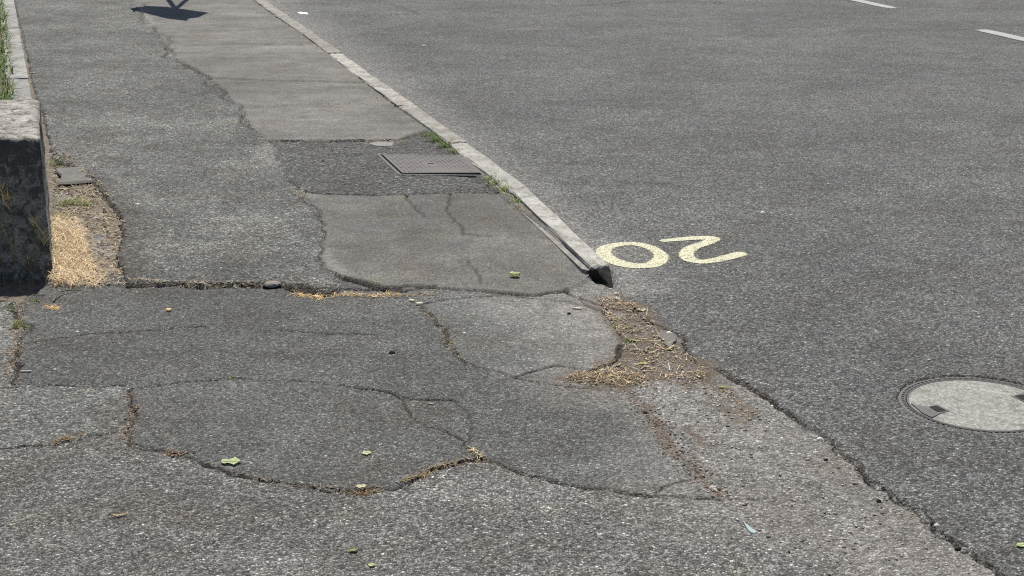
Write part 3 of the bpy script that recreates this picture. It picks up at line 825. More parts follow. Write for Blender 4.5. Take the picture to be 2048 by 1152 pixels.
# raised chequer studs, joined
bm = bmesh.new()
nu, nv = 17, 13
for i in range(nu):
    for j in range(nv):
        s, t = .05 + .9 * (i + .5) / nu, .06 + .88 * (j + .5) / nv
        if .42 < s < .60 and .42 < t < .60: continue
        c = bil(s, t); e1_ = (bil(s + .02, t) - c); e2_ = (bil(s, t + .027) - c)
        if (i + j) % 2: e1_, e2_ = e1_ * .95, e2_ * .55
        else: e1_, e2_ = e1_ * .5, e2_ * 1.0
        zt = tilt(s, t)
        lo = [c - e1_ - e2_, c + e1_ - e2_, c + e1_ + e2_, c - e1_ + e2_]
        vs0 = [bm.verts.new((p[0], p[1], zt - .002)) for p in lo]
        vs1 = [bm.verts.new((c[0] + (p[0] - c[0]) * .7, c[1] + (p[1] - c[1]) * .7, zt + .0017)) for p in lo]
        bm.faces.new(vs1)
        for k in range(4): bm.faces.new((vs0[k], vs0[(k + 1) % 4], vs1[(k + 1) % 4], vs1[k]))
tag(bm_obj('chequer_studs', bm, M['iron_plate'], cov), kind='stuff')
# border strip and key slot
for (s0, t0, s1, t1) in ((.02, .02, .98, .045), (.02, .955, .98, .98), (.02, .045, .045, .955), (.955, .045, .98, .955)):
    qd = [bil(s0, t0), bil(s1, t0), bil(s1, t1), bil(s0, t1)]
    dd = [tilt(s0, t0) + .0014, tilt(s1, t0) + .0014, tilt(s1, t1) + .0014, tilt(s0, t1) + .0014]
    bm_obj('border_rib', prism(qd, -.001, 0, 0, 0, .001, 0, dd), M['iron_plate'], cov)
M['hole'] = soil_mat('dark_recess', (.008, .007, .006), (.02, .018, .016))  # near-black fill in place of open recesses
qd = [bil(.47, .49), bil(.56, .49), bil(.56, .53), bil(.47, .53)]
bm_obj('key_slot', prism(qd, 0, tilt(.5, .5) + .0006, 0, 0, 0), M['hole'], cov)

# ------------------------------------------------------------------ round manhole
man = tag(empty('manhole_cover', (MAN_C[0], MAN_C[1], -.006)), 'round manhole cover of pale concrete in a cast iron ring', 'manhole cover')
def lathe(prof, n=96, a0=0):
    bm = bmesh.new(); rings = []
    for r, zz in prof:
        rings.append([bm.verts.new((r * math.cos(2 * math.pi * i / n), r * math.sin(2 * math.pi * i / n), zz)) for i in range(n)] if r > 1e-5 else [bm.verts.new((0, 0, zz))])
    for a, b_ in zip(rings, rings[1:]):
        for i in range(n):
            j = (i + 1) % n
            if len(b_) == 1: bm.faces.new((a[i], a[j], b_[0]))
            elif len(a) == 1: bm.faces.new((a[0], b_[i], b_[j]))
            else: bm.faces.new((a[i], a[j], b_[j], b_[i]))
    bmesh.ops.recalc_face_normals(bm, faces=bm.faces)
    return bm
bm_obj('frame', lathe([(.214, -.03), (.214, -.002), (.217, .0015), (.2195, .0015), (.220, -.0025), (.227, -.0025), (.2275, .001), (.236, .0005), (.240, -.008), (.240, -.03)]), M['iron'], man)
lidm = bm_obj('lid', lathe([(.2125, -.03), (.2125, .000), (.211, .0015), (.2075, .0015), (.2070, -.002), (.2070, -.03)]), M['iron'], man)
bm_obj('concrete_filling', lathe([(.2069, -.02), (.2066, .0005), (.15, .0022), (.08, .003), (0, .0033)]), M['lidc'], man)
bm = bmesh.new()
for i in range(84):                          # toothed ring
    a0, a1 = 2 * math.pi * i / 84, 2 * math.pi * (i + .55) / 84
    vs_ = []
    for zz in (-.008, .0000):
        for (r, a) in ((.2202, a0), (.2268, a0), (.2268, a1), (.2202, a1)):
            vs_.append(bm.verts.new((r * math.cos(a), r * math.sin(a), zz)))
    for f in ((4, 5, 6, 7), (0, 4, 7, 3), (1, 2, 6, 5), (0, 1, 5, 4), (3, 7, 6, 2)): bm.faces.new([vs_[k] for k in f])
bmesh.ops.recalc_face_normals(bm, faces=bm.faces)
tag(bm_obj('tooth_ring', bm, M['iron'], man), kind='stuff')
lug_px = [(1822, 813), (1840, 818), (1856, 820), (1873, 816), (1899, 828), (1879, 833), (1866, 840), (1858, 842), (1838, 834)]
for sg in (1, -1):
    pts = [(sg * (p[0] - MAN_C[0]), sg * (p[1] - MAN_C[1])) for p in PP(lug_px, -.012)]
    bm = bmesh.new()
    pts = [(a * min(1, .2068 / max(1e-6, math.hypot(a, b_))), b_ * min(1, .2068 / max(1e-6, math.hypot(a, b_)))) for a, b_ in pts]
    lo = [bm.verts.new((a, b_, -.004)) for a, b_ in pts]; hi = [bm.verts.new((a, b_, .0042)) for a, b_ in pts]
    bm.faces.new(hi)
    for k in range(len(pts)): bm.faces.new((lo[k], lo[(k + 1) % len(pts)], hi[(k + 1) % len(pts)], hi[k]))
    bmesh.ops.recalc_face_normals(bm, faces=bm.faces)
    lg = bm_obj('lifting_lug', bm, M['iron'], man)
    # pocket in the lug: a sunk diamond in near black with a raised bar
    cpx = P(1874, 824.5, -.012); cx, cy = sg * (cpx[0] - MAN_C[0]), sg * (cpx[1] - MAN_C[1])
    bm = bmesh.new()
    pk = [(sg * (p[0] - MAN_C[0]), sg * (p[1] - MAN_C[1])) for p in PP([(1857, 820), (1873, 817.5), (1893, 828), (1874, 831)], -.012)]
    bmv = [bm.verts.new((a, b_, .0048)) for a, b_ in pk]; bmi = [bm.verts.new((cx + (a - cx) * .7, cy + (b_ - cy) * .7, .0022 + .0021)) for a, b_ in pk]
    bm.faces.new(bmi)
    for k in range(4): bm.faces.new((bmv[k], bmv[(k + 1) % 4], bmi[(k + 1) % 4], bmi[k]))
    bmesh.ops.recalc_face_normals(bm, faces=bm.faces)
    bm_obj('lifting_pocket', bm, M['hole'], lg)

# ------------------------------------------------------------------ painted marks
def stroke_mesh(name, pts_px, widths, closed, mat, parent, step=.004, smooth_it=3, off=.0022):
    pts = np.array(PP(pts_px, 0.0)); w = np.array(widths, float)
    for _ in range(smooth_it):
        if closed:
            nxt = np.roll(pts, -1, 0); wn_ = np.roll(w, -1)
            pts = np.stack([pts * .75 + nxt * .25, pts * .25 + nxt * .75], 1).reshape(-1, 2)
            w = np.stack([w * .75 + wn_ * .25, w * .25 + wn_ * .75], 1).reshape(-1)
        else:
            a, b_ = pts[:-1], pts[1:]; wa, wb = w[:-1], w[1:]
            mid = np.stack([a * .75 + b_ * .25, a * .25 + b_ * .75], 1).reshape(-1, 2); wm = np.stack([wa * .75 + wb * .25, wa * .25 + wb * .75], 1).reshape(-1)
            pts = np.vstack([pts[:1], mid, pts[-1:]]); w = np.concatenate([w[:1], wm, w[-1:]])
    if closed: pts = np.vstack([pts, pts[:1]]); w = np.append(w, w[0])
    m = w.max() + .01
    xs = np.arange(pts[:, 0].min() - m, pts[:, 0].max() + m, step); ys = np.arange(pts[:, 1].min() - m, pts[:, 1].max() + m, step)
    X, Y = np.meshgrid(xs, ys, indexing='ij'); X = X.ravel(); Y = Y.ravel()
    best = np.full(X.shape, -9.0)
    for i in range(len(pts) - 1):
        ab = pts[i + 1] - pts[i]; L = max(ab @ ab, 1e-12)
        u = np.clip(((X - pts[i, 0]) * ab[0] + (Y - pts[i, 1]) * ab[1]) / L, 0, 1)
        d = np.hypot(X - pts[i, 0] - u * ab[0], Y - pts[i, 1] - u * ab[1]); ww_ = w[i] + (w[i + 1] - w[i]) * u
        best = np.maximum(best, (ww_ - d) / np.maximum(ww_, 1e-4))
    cover = np.clip(best * 1.9 + .36, 0, .83)
    ny_ = len(ys); idg = np.arange(len(X)).reshape(len(xs), ny_)
    qd = np.stack([idg[:-1, :-1], idg[1:, :-1], idg[1:, 1:], idg[:-1, 1:]], -1).reshape(-1, 4)
    qd = qd[(best[qd] > -.35).all(1)]
    u_, inv = np.unique(qd.ravel(), return_inverse=True)
    zz = ground(X[u_], Y[u_], np.full(len(u_), .03))[0] + off
    ox, oy = (parent.location.x, parent.location.y) if parent else (0, 0)
    me = np_mesh(name, np.stack([X[u_] - ox, Y[u_] - oy, zz], 1), inv.reshape(-1, 4), {'cover': cover[u_]})
    return link(name, me, mat, parent)
num = tag(empty('painted_number', (*P(1340, 508), 0)), 'cream sprayed number 20 upside down on the road by the kerb end', 'road marking')
stroke_mesh('digit', [(1204, 503), (1220, 492), (1255, 487), (1292, 491), (1320, 506), (1324, 519), (1304, 532), (1270, 533), (1234, 526), (1211, 515)], [0.037, 0.034, 0.031, 0.031, .03, 0.040, 0.041, 0.041, 0.040, 0.038], True, M['spray'], num)
stroke_mesh('digit', [(1328, 482), (1365, 478), (1400, 476), (1432, 477), (1412, 487), (1386, 494), (1371, 506), (1376, 520), (1402, 526), (1432, 522), (1458, 516), (1479, 510)], [0.022, 0.031, 0.036, 0.036, 0.031, 0.034, 0.036, 0.036, 0.032, 0.034, 0.038, 0.036], False, M['spray'], num, smooth_it=2)
d1 = np.array(P(1700, 2)); d2 = np.array(P(1795, 20))
dash_dir = (d2 - d1) / np.linalg.norm(d2 - d1)
def dash(px0, px1, ext0, ext1, label, half=.070):
    a = np.array(P(*px0)); b_ = np.array(P(*px1)); d = (b_ - a) / np.linalg.norm(b_ - a)
    a = a - d * ext0; b_ = b_ + d * ext1; nn_ = np.array([d[1], -d[0]])
    L = np.linalg.norm(b_ - a); us = np.arange(0, L, .03); ws = np.linspace(-half, half, 9)
    U, W = np.meshgrid(us, ws, indexing='ij')
    X = a[0] + d[0] * U + nn_[0] * W; Y = a[1] + d[1] * U + nn_[1] * W
    cover = np.clip(1.3 - np.abs(W) / half * .8, 0, 1) * np.clip(U / .2, 0, 1) * np.clip((L - U) / .2, 0, 1)
    idg = np.arange(U.size).reshape(U.shape)
    qd = np.stack([idg[:-1, :-1], idg[:-1, 1:], idg[1:, 1:], idg[1:, :-1]], -1).reshape(-1, 4)[:, ::-1]
    zz = ground(X.ravel(), Y.ravel(), np.full(U.size, .1))[0] + .004
    c = (a + b_) / 2
    me = np_mesh('lane_line', np.stack([X.ravel() - c[0], Y.ravel() - c[1], zz], 1), qd, {'cover': cover.ravel()})
    o = link('lane_line', me, M['line']); o.location = (c[0], c[1], 0)
    tag(o, label, 'road marking', 'white dashes of the centre line')
dash((1705, 0), (1797, 19), 1.2, 0, 'white centre line dash cut by the top edge, left one of the two')
dash((1950, 57), (2048, 79), 0, 1.4, 'white centre line dash at the right edge, nearer one of the two')

# ------------------------------------------------------------------ blades, straw, chips
class Strands:
    def __init__(s): s.v = []; s.f = []; s.c = []
    def blade(s, base, az, length, width, lift, curl, col, segs=3):
        x0, y0, z0 = base; n0 = len(s.v)
        px, py = -math.sin(az), math.cos(az)
        a = lift; X, Y, Z = x0, y0, z0
        for i in range(segs + 1):
            w = width * (1 - i / segs) ** .6 * .5 if i < segs else 0
            if i < segs:
                s.v += [(X + px * w, Y + py * w, Z), (X - px * w, Y - py * w, Z)]; s.c += [col, col]
            else:
                s.v.append((X, Y, Z)); s.c.append(col)
            st = length / segs
            X += math.cos(az) * math.cos(a) * st; Y += math.sin(az) * math.cos(a) * st; Z += math.sin(a) * st
            a -= curl / segs
        for i in range(segs - 1):
            k = n0 + 2 * i; s.f += [(k, k + 1, k + 3), (k, k + 3, k + 2)]
        k = n0 + 2 * (segs - 1); s.f.append((k, k + 1, k + 2))
    def chip(s, c, r, col, flat=.45, rg=random):
        n0 = len(s.v); a0 = rg.uniform(0, 6.28)
        st = rg.uniform(.6, 1.4)
        ring = []
        for k in range(5):
            a = a0 + k * 1.2566 + rg.uniform(-.35, .35); rr = r * rg.uniform(.7, 1.15)
            ring.append((c[0] + rr * math.cos(a) * st, c[1] + rr * math.sin(a) / st, c[2] + r * flat * rg.uniform(-.2, .3)))
        s.v += ring; s.v.append((c[0] + rg.uniform(-.3, .3) * r, c[1] + rg.uniform(-.3, .3) * r, c[2] + r * flat)); s.v.append((c[0], c[1], c[2] - r * flat))
        s.c += [col] * 7
        for k in range(5):
            s.f += [(n0 + k, n0 + (k + 1) % 5, n0 + 5), (n0 + (k + 1) % 5, n0 + k, n0 + 6)]
    def build(s, name, mat, parent=None, origin=(0, 0, 0), smooth=False):
        v = np.array(s.v) - np.array(origin)
        c = np.array([(*q, 1) for q in s.c])
        me = np_mesh(name, v, s.f, {'col': c}, smooth)
        o = link(name, me, mat, parent)
        if parent is None: o.location = origin
        return o
def pts_in(poly, n, rg):
    poly = np.array(poly); out = []
    while len(out) < n:
        X = rg.uniform(poly[:, 0].min(), poly[:, 0].max(), n * 3); Y = rg.uniform(poly[:, 1].min(), poly[:, 1].max(), n * 3)
        k = inside(poly, X, Y); out += list(zip(X[k], Y[k]))
    return np.array(out[:n])
def lum(c, k): return tuple(max(0, q * k) for q in c)
STRAW = (.80, .62, .39); STRAWD = (.36, .24, .11); GREEN = (.09, .15, .035); GREENL = (.19, .26, .07)
rg_ = random.Random(3)

def ground_pts(p): return ground(p[:, 0], p[:, 1])[0]
# the bright dead grass heap beside the block
straw_poly = PP([(106, 455), (120, 446), (140, 452), (165, 462), (172, 490), (182, 515), (192, 535), (206, 560), (200, 570), (160, 572), (106, 570)], .01)
p = pts_in(straw_poly, 4200, RNG); zz = ground_pts(p)
S = Strands()
ymin, ymax = p[:, 1].min(), p[:, 1].max()
for (X, Y), Z in zip(p, zz):
    dx = (X - fr[0]) 
    if rg_.random() > 1.25 - dx / .30 + .5 * float(fbm(np.array([X * 22]), np.array([Y * 22]), 2, 97)[0]): continue
    hgt = .042 * max(0, 1 - dx / .24) + .004
    k = rg_.uniform(.35, 1.35); c = lum(STRAW if rg_.random() < .7 else (.78, .66, .46), k)
    S.blade((X, Y, Z + rg_.uniform(0, 1) * hgt), rg_.uniform(0, 6.28), rg_.uniform(.025, .09), rg_.uniform(.001, .0022), rg_.uniform(-.2, .6), rg_.uniform(.4, 2.4), c, 4)
o = S.build('dead_grass', M['blade'], None, (fr[0] + .1, fr[1] + .1, 0))
tag(o, 'heap of bright straw coloured dead grass against the block', 'dead grass', None, 'stuff')

# mixed litter at the left: soil crumbs, straw, stones
S = Strands(); p = pts_in(LEFT_MESS, 2600, RNG); zz = ground_pts(p)
for (X, Y), Z in zip(p, zz):
    t = rg_.random()
    if t < .5: S.chip((X, Y, Z + rg_.uniform(.002, .009)), rg_.uniform(.002, .008), lum((.27, .22, .17), rg_.uniform(.3, 2.0)), .5, rg_)
    else: S.blade((X, Y, Z + rg_.uniform(.002, .010)), rg_.uniform(0, 6.28), rg_.uniform(.015, .05), rg_.uniform(.001, .003), rg_.uniform(0, .4), .6, lum((.50, .41, .27), rg_.uniform(.5, 1.4)))
tag(S.build('dry_litter', M['chip'], None, (*p.mean(0), 0)), 'dry crumbs and straw between the block and the footway', 'litter', None, 'stuff')

# litter heap at the right
S = Strands()
def dens(poly, n, kinds):
    p = pts_in(poly, n, RNG); zz = ground_pts(p)
    f = fbm(p[:, 0] * 16, p[:, 1] * 16, 2, 90)
    for (X, Y), Z, q in zip(p, zz, f):
        if q < .02 and rg_.random() < .85: continue
        t = rg_.random()
        if t < kinds[0]: S.chip((X, Y, Z + .0015), rg_.uniform(.0012, .005) * (2 if rg_.random() < .04 else 1), lum((.26, .205, .145), rg_.uniform(.3, 2.4)), .5, rg_)
        else:
            c = (.56, .45, .29) if rg_.random() < .35 else (.24, .17, .10)
            S.blade((X, Y, Z + rg_.uniform(.001, .006)), rg_.uniform(0, 6.28), rg_.uniform(.01, .035), rg_.uniform(.001, .0026), rg_.uniform(-.1, .5), rg_.uniform(-.5, 1), lum(c, rg_.uniform(.5, 1.35)), 3)
dens(PILE_R, 4200, (.68,))
for (X, Y) in pts_in(PILE_R, 130, RNG):
    S.chip((X, Y, H(X, Y) + .007), rg_.uniform(.002, .006), lum((.70, .57, .38) if rg_.random() < .7 else (.62, .60, .54), rg_.uniform(.7, 1.1)), .35, rg_)
for (X, Y) in pts_in(PILE_R, 70, RNG):
    S.blade((X, Y, H(X, Y) + .006), rg_.uniform(0, 6.28), rg_.uniform(.02, .05), rg_.uniform(.0012, .0030), rg_.uniform(0, .5), rg_.uniform(0, 1.2), lum((.72, .60, .40), rg_.uniform(.5, 1.15)), 4)
for (X, Y) in pts_in(grow(PILE_R, .10), 700, RNG):
    if rg_.random() < .6: S.chip((X, Y, H(X, Y) + .001), rg_.uniform(.001, .0035), lum((.30, .24, .17), rg_.uniform(.3, 2.2)), .5, rg_)
dens(PATCH_BR, 350, (.6,))
dens(PP([(1130, 764), (1200, 752), (1260, 757), (1340, 765), (1320, 778), (1230, 778), (1150, 772)], -.01), 700, (.2,))
tag(S.build('dry_litter', M['chip'], None, (*P(1300, 700), 0)), 'brown heap of crumbled dirt and straw at the road edge below the kerb end', 'litter', None, 'stuff')

# crack filling: straw and brown crumbs along wide cracks
S = Strands()
def fill(px, z, n, spread, kind=.5, col=(.42, .30, .16)):
    ln = fractal(PP(px, z), .08, 2, len(px))
    seg = np.linalg.norm(np.diff(ln, axis=0), axis=1); cum = np.concatenate([[0], seg.cumsum()])
    for _ in range(n):
        u = rg_.uniform(0, cum[-1]); i = min(len(seg) - 1, int(np.searchsorted(cum, u) - 1)); i = max(i, 0)
        t = (u - cum[i]) / seg[i]; X, Y = ln[i] * (1 - t) + ln[i + 1] * t
        X += rg_.gauss(0, spread); Y += rg_.gauss(0, spread)
        pt_.append((X, Y)); kd_.append((kind, col))
pt_, kd_ = [], []
fill([(585, 588), (640, 594), (700, 590), (790, 590)], ZC, 520, .014, .35, (.5, .36, .19))
fill([(790, 592), (850, 590), (880, 592)], ZC, 160, .016, .6, (.3, .22, .15))
fill([(640, 600), (632, 594)], ZC, 40, .010, .3, (.6, .40, .16))
fill([(262, 567), (400, 574), (560, 572)], ZC, 260, .006, .4, (.46, .36, .24))
fill([(700, 984), (760, 982)], ZD, 130, .010, .5, (.18, .12, .06))
fill([(800, 972), (835, 956), (870, 937), (930, 921), (970, 917)], ZD, 380, .007, .5, (.22, .17, .10))
fill([(500, 960), (600, 974), (700, 982)], ZD, 120, .006, .6, (.2, .16, .12))
fill([(848, 612), (870, 645), (895, 675), (932, 728)], ZC, 150, .006, .5, (.26, .22, .12))
fill([(940, 895), (952, 905), (965, 916)], ZC, 50, .004, .3, (.45, .38, .2))
fill([(32, 606), (36, 640), (34, 690), (28, 720), (28, 768)], ZC, 340, .010, .5, (.36, .25, .15))
fill([(262, 780), (266, 825), (256, 860), (250, 885)], ZC, 150, .008, .6, (.26, .17, .11))
fill([(105, 888), (130, 880), (160, 872)], ZC, 90, .010, .4, (.2, .14, .07))
fill([(330, 905), (365, 912)], ZC, 80, .010, .6, (.25, .16, .10))
fill([(850, 268), (925, 312), (985, 362), (1030, 400), (1060, 425)], ZF, 420, .012, .3, (.44, .36, .2))
fill([(560, 50), (640, 95), (745, 182), (845, 252)], ZF, 300, .012, .4, (.45, .40, .26))
fill([(735, 284), (780, 284), (815, 278)], ZF, 130, .014, .4, (.44, .36, .22))
fill([(600, 384), (612, 395)], ZF, 60, .012, .4, (.4, .33, .2))
fill([(1185, 590), (1240, 600), (1285, 625)], 0, 160, .02, .6, (.3, .24, .16))
fill([(36, 40), (52, 100), (64, 165)], ZF, 200, .02, .5, (.5, .42, .30))
fill([(98, 612), (118, 618)], ZC, 60, .008, .1, (.6, .38, .16))
fill([(1262, 800), (1310, 838), (1340, 885), (1370, 925), (1405, 958), (1445, 990)], ZD, 420, .022, .8, (.16, .10, .07))
pt_ = np.array(pt_); zz = ground_pts(pt_)
for (X, Y), Z, (kind, c) in zip(pt_, zz, kd_):
    if rg_.random() < kind: S.chip((X, Y, Z + .001), rg_.uniform(.0012, .0045), lum(c, rg_.uniform(.4, 1.6)), .5, rg_)
    else: S.blade((X, Y, Z + .002), rg_.uniform(0, 6.28), rg_.uniform(.008, .03), rg_.uniform(.001, .0024), rg_.uniform(-.1, .5), .6, lum(c, rg_.uniform(.7, 1.5)), 3)
tag(S.build('crack_litter', M['chip'], None, (0, 5, 0)), 'dry straw and brown crumbs caught in the cracks and beside the kerb', 'litter', None, 'stuff')

# loose grit over everything in the near field
S = Strands()
def scatter(poly, n, rlo, rhi, cols, pw=2.5):
    p = pts_in(poly, n, RNG); zz = ground_pts(p)
    for (X, Y), Z in zip(p, zz):
        r = rlo + (rhi - rlo) * rg_.random() ** pw
        S.chip((X, Y, Z + r * .3), r, lum(rg_.choice(cols), rg_.uniform(.6, 1.2)), .6, rg_)
fore = PP([(-250, 1250), (-250, 620), (1200, 620), (1480, 760), (2000, 1150), (2100, 1250)], 0)
scatter(fore, 1500, .0012, .004, [(.55, .54, .5), (.12, .12, .12), (.4, .39, .35), (.3, .28, .24)])
scatter(PP([(1240, 790), (1480, 760), (1640, 870), (1990, 1150), (1600, 1180), (1420, 1000), (1300, 850)], -.01), 1000, .0012, .0060, [(.34, .31, .28), (.24, .19, .16), (.16, .13, .11), (.28, .25, .22), (.5, .48, .44), (.4, .38, .35)], 3.5)
scatter(PP([(300, 0), (1800, 0), (2300, 700), (2100, 1100), (1400, 720), (1000, 300)], 0), 500, .002, .006, [(.6, .59, .55), (.42, .42, .4)])
scatter(PP([(545, 290), (790, 285), (800, 350), (1000, 380), (650, 386)], ZF), 260, .002, .007, [(.6, .58, .52), (.3, .28, .26), (.10, .09, .08)])
scatter(PP([(90, 20), (300, 80), (530, 300), (640, 540), (270, 560), (240, 420)], ZF), 300, .0015, .005, [(.55, .54, .5), (.4, .4, .36)])
tag(S.build('loose_grit', M['chip'], None, (0, 5, 0)), 'fine loose grit and small stones lying over the paving', 'grit', None, 'stuff')

# grass verge at the far left and tufts along the kerb
S = Strands()
gpoly = [tuple(e0 - ed * .6 - en * .10), tuple(e0 + ed * 10 - en * .11), tuple(e0 + ed * 10 - en * 1.5), tuple(e0 - ed * .6 - en * 1.2)]
p = pts_in(gpoly, 16000, RNG); f = fbm(p[:, 0] * 5, p[:, 1] * 5, 2, 95)
for (X, Y), q in zip(p, f):
    dd = (np.array((X, Y)) - e0) @ en + .13
    c = GREEN if rg_.random() < .6 else (GREENL if rg_.random() < .75 else (.38, .33, .14))
    S.blade((X, Y, .02), rg_.uniform(-2.2, 2.2), rg_.uniform(.05, .13) * (1 + .4 * q), rg_.uniform(.004, .014), rg_.uniform(.2, 1.3), rg_.uniform(.3, 2.0), lum(c, rg_.uniform(.45, 1.25)), 4)
tag(S.build('grass', M['blade'], None, (*P(10, 100), 0)), 'green grass verge beyond the edging stones at the left', 'grass', None, 'stuff')
def tuft(px, py, z, n, ln, label, cols, spread=.02, wd=(.0015, .004), name='weed', cat='weed', group=None):
    c = P(px, py, z); s = Strands()
    for _ in range(n):
        X, Y = c[0] + rg_.gauss(0, spread), c[1] + rg_.gauss(0, spread)
        s.blade((X, Y, H(X, Y) - .002), rg_.uniform(0, 6.28), rg_.uniform(.5, 1) * ln, rg_.uniform(*wd), rg_.uniform(.2, 1.3), rg_.uniform(.2, 1.6), lum(rg_.choice(cols), rg_.uniform(.6, 1.4)), 4)
    o = s.build(name, M['blade'], None, (c[0], c[1], H(*c)))
    return tag(o, label, cat, group)
G = [GREEN, GREENL, (.13, .17, .05)]; GY = [GREENL, (.35, .32, .12), GREEN]
for (px, py, n, ln, lb) in [(856, 270, 26, .04, 'small green weed at the far end of the kerb weeds above the iron cover'), (872, 280, 34, .05, 'green weed tuft against the kerb above the iron cover'),
        (890, 292, 36, .05, 'green weed tuft by the kerb just behind the right corner of the iron cover'), (906, 303, 24, .04, 'last green weed tuft before the far right corner of the iron cover'),
        (978, 357, 18, .04, 'green weed right at the lifted corner of the iron cover'), (994, 367, 30, .05, 'green weed by the kerb halfway from the iron cover to the kerb joint'),
        (1012, 380, 32, .05, 'yellow green weed beside the joint of the last kerb stone'), (1035, 402, 22, .035, 'low mossy weed left of the last kerb stone'), (1052, 414, 14, .025, 'smallest mossy weed left of the last kerb stone, nearest to the camera')]:
    tuft(px, py, ZF, n * 3, ln * 1.35, lb, G if px < 1000 else GY, .018, group='weeds along the kerb')
for (px, py, n, ln, lb) in [(150, 404, 40, .05, 'green weed between its two neighbours in the soil above the dead grass'), (114, 328, 30, .05, 'dry green weed against the block at the far end of the soil'), (132, 409, 30, .05, 'small green weed against the block above the dead grass'), (172, 408, 30, .05, 'green weed in the soil right of the block'),
        (118, 432, 26, .06, 'broad bladed weed drooping over the top of the dead grass heap'), (212, 452, 16, .035, 'tiny green weed close to the ragged footway edge'),
        (236, 430, 14, .03, 'tiny green weed at the footway edge, farther one')]:
    tuft(px, py, 0, n * 2, ln * 1.3, lb, GY, .022, group='weeds beside the block')
tuft(40, 652, ZC, 34, .045, 'small green weed growing in the dirt filled joint below the block shadow', G, .014, (.003, .008))
tuft(28, 612, ZC, 30, .05, 'dark green weed at the edge of the block shadow', G, .022)
tuft(70, 603, ZC, 22, .03, 'tiny green weed at the right end of the block shadow', G, .014)
tuft(1238, 660, -.005, 30, .03, 'moss green weed in the brown dirt heap, upper one', GY, .018)
tuft(1262, 688, -.005, 24, .03, 'pale green weed in the middle of the brown dirt heap', GY, .015)
tuft(462, 756, ZC, 12, .015, 'speck of green moss in the thin crack of the driveway patch', GY, .006)
tuft(903, 686, ZC, 20, .015, 'green moss in the diagonal crack of the driveway patch', GY, .008)
tuft(618, 76, ZF, 30, .04, 'far green weed between two kerb stones', G, .03)
tuft(585, 52, ZF, 30, .04, 'farthest green weed beside the kerb', G, .03)

# weeds in front of the block: pale wild barley stalks in its shade
w = empty('wild_barley', (*P(22, 575, 0), 0)); tag(w, 'pale wild barley stalks standing in front of the dark block', 'grass plant')
def tube(path, r, n=5):
    v, f = [], []
    for i, p_ in enumerate(path):
        rr = r[i] if isinstance(r, (list, tuple)) else r
        d = (Vector(path[min(i + 1, len(path) - 1)]) - Vector(path[max(i - 1, 0)])).normalized()
        a = d.cross(Vector((.3, .2, .93))); a = a.normalized() if a.length > 1e-4 else Vector((1, 0, 0)); b_ = d.cross(a)
        for k in range(n):
            an = 2 * math.pi * k / n; q_ = Vector(p_) + (a * math.cos(an) + b_ * math.sin(an)) * rr
            v.append(tuple(q_))
    for i in range(len(path) - 1):
        for k in range(n):
            f.append((i * n + k, i * n + (k + 1) % n, (i + 1) * n + (k + 1) % n, (i + 1) * n + k))
    return v, f
for i, (bx, tx, ty, hgt) in enumerate([(30, 12, 392, .34), (60, 70, 420, .26), (40, 20, 470, .20), (15, 4, 350, .38), (68, 78, 440, .22), (50, 45, 520, .12)]):
    b0 = P(bx, 578, 0); yb = b0[1] - .01 * i
    # top point: straight above a point in front of the block face
    Xt = (tx - 1024) / FPX * (yb * CP + (CAM_H - hgt) * SP)
    path = [(b0[0] * (1 - t) + Xt * t + .012 * math.sin(t * 3 + i), yb + .02 * t, hgt * t ** .9) for t in np.linspace(0, 1, 9)]
    path = [(a - w.location.x, b_ - w.location.y, c_) for a, b_, c_ in path]
    v, f = tube(path, [.0014] * 8 + [.0008], 4)
    me = np_mesh('stalk', np.array(v), f, {'col': np.tile([.24, .21, .11, 1], (len(v), 1))})
    st = link('stalk', me, M['blade'], w)
    s = Strands(); tip = path[-1]
    for k in range(34):
        s.blade((tip[0] + rg_.uniform(-.002, .002), tip[1], tip[2] - .05 + k * .0016), (rg_.choice((0, math.pi)) + rg_.gauss(0, .6)), rg_.uniform(.03, .06), .0016, rg_.uniform(.7, 1.3), .2, lum((.24, .21, .09), rg_.uniform(.6, 1.3)), 3)
    so = s.build('seed_head', M['blade'], st)

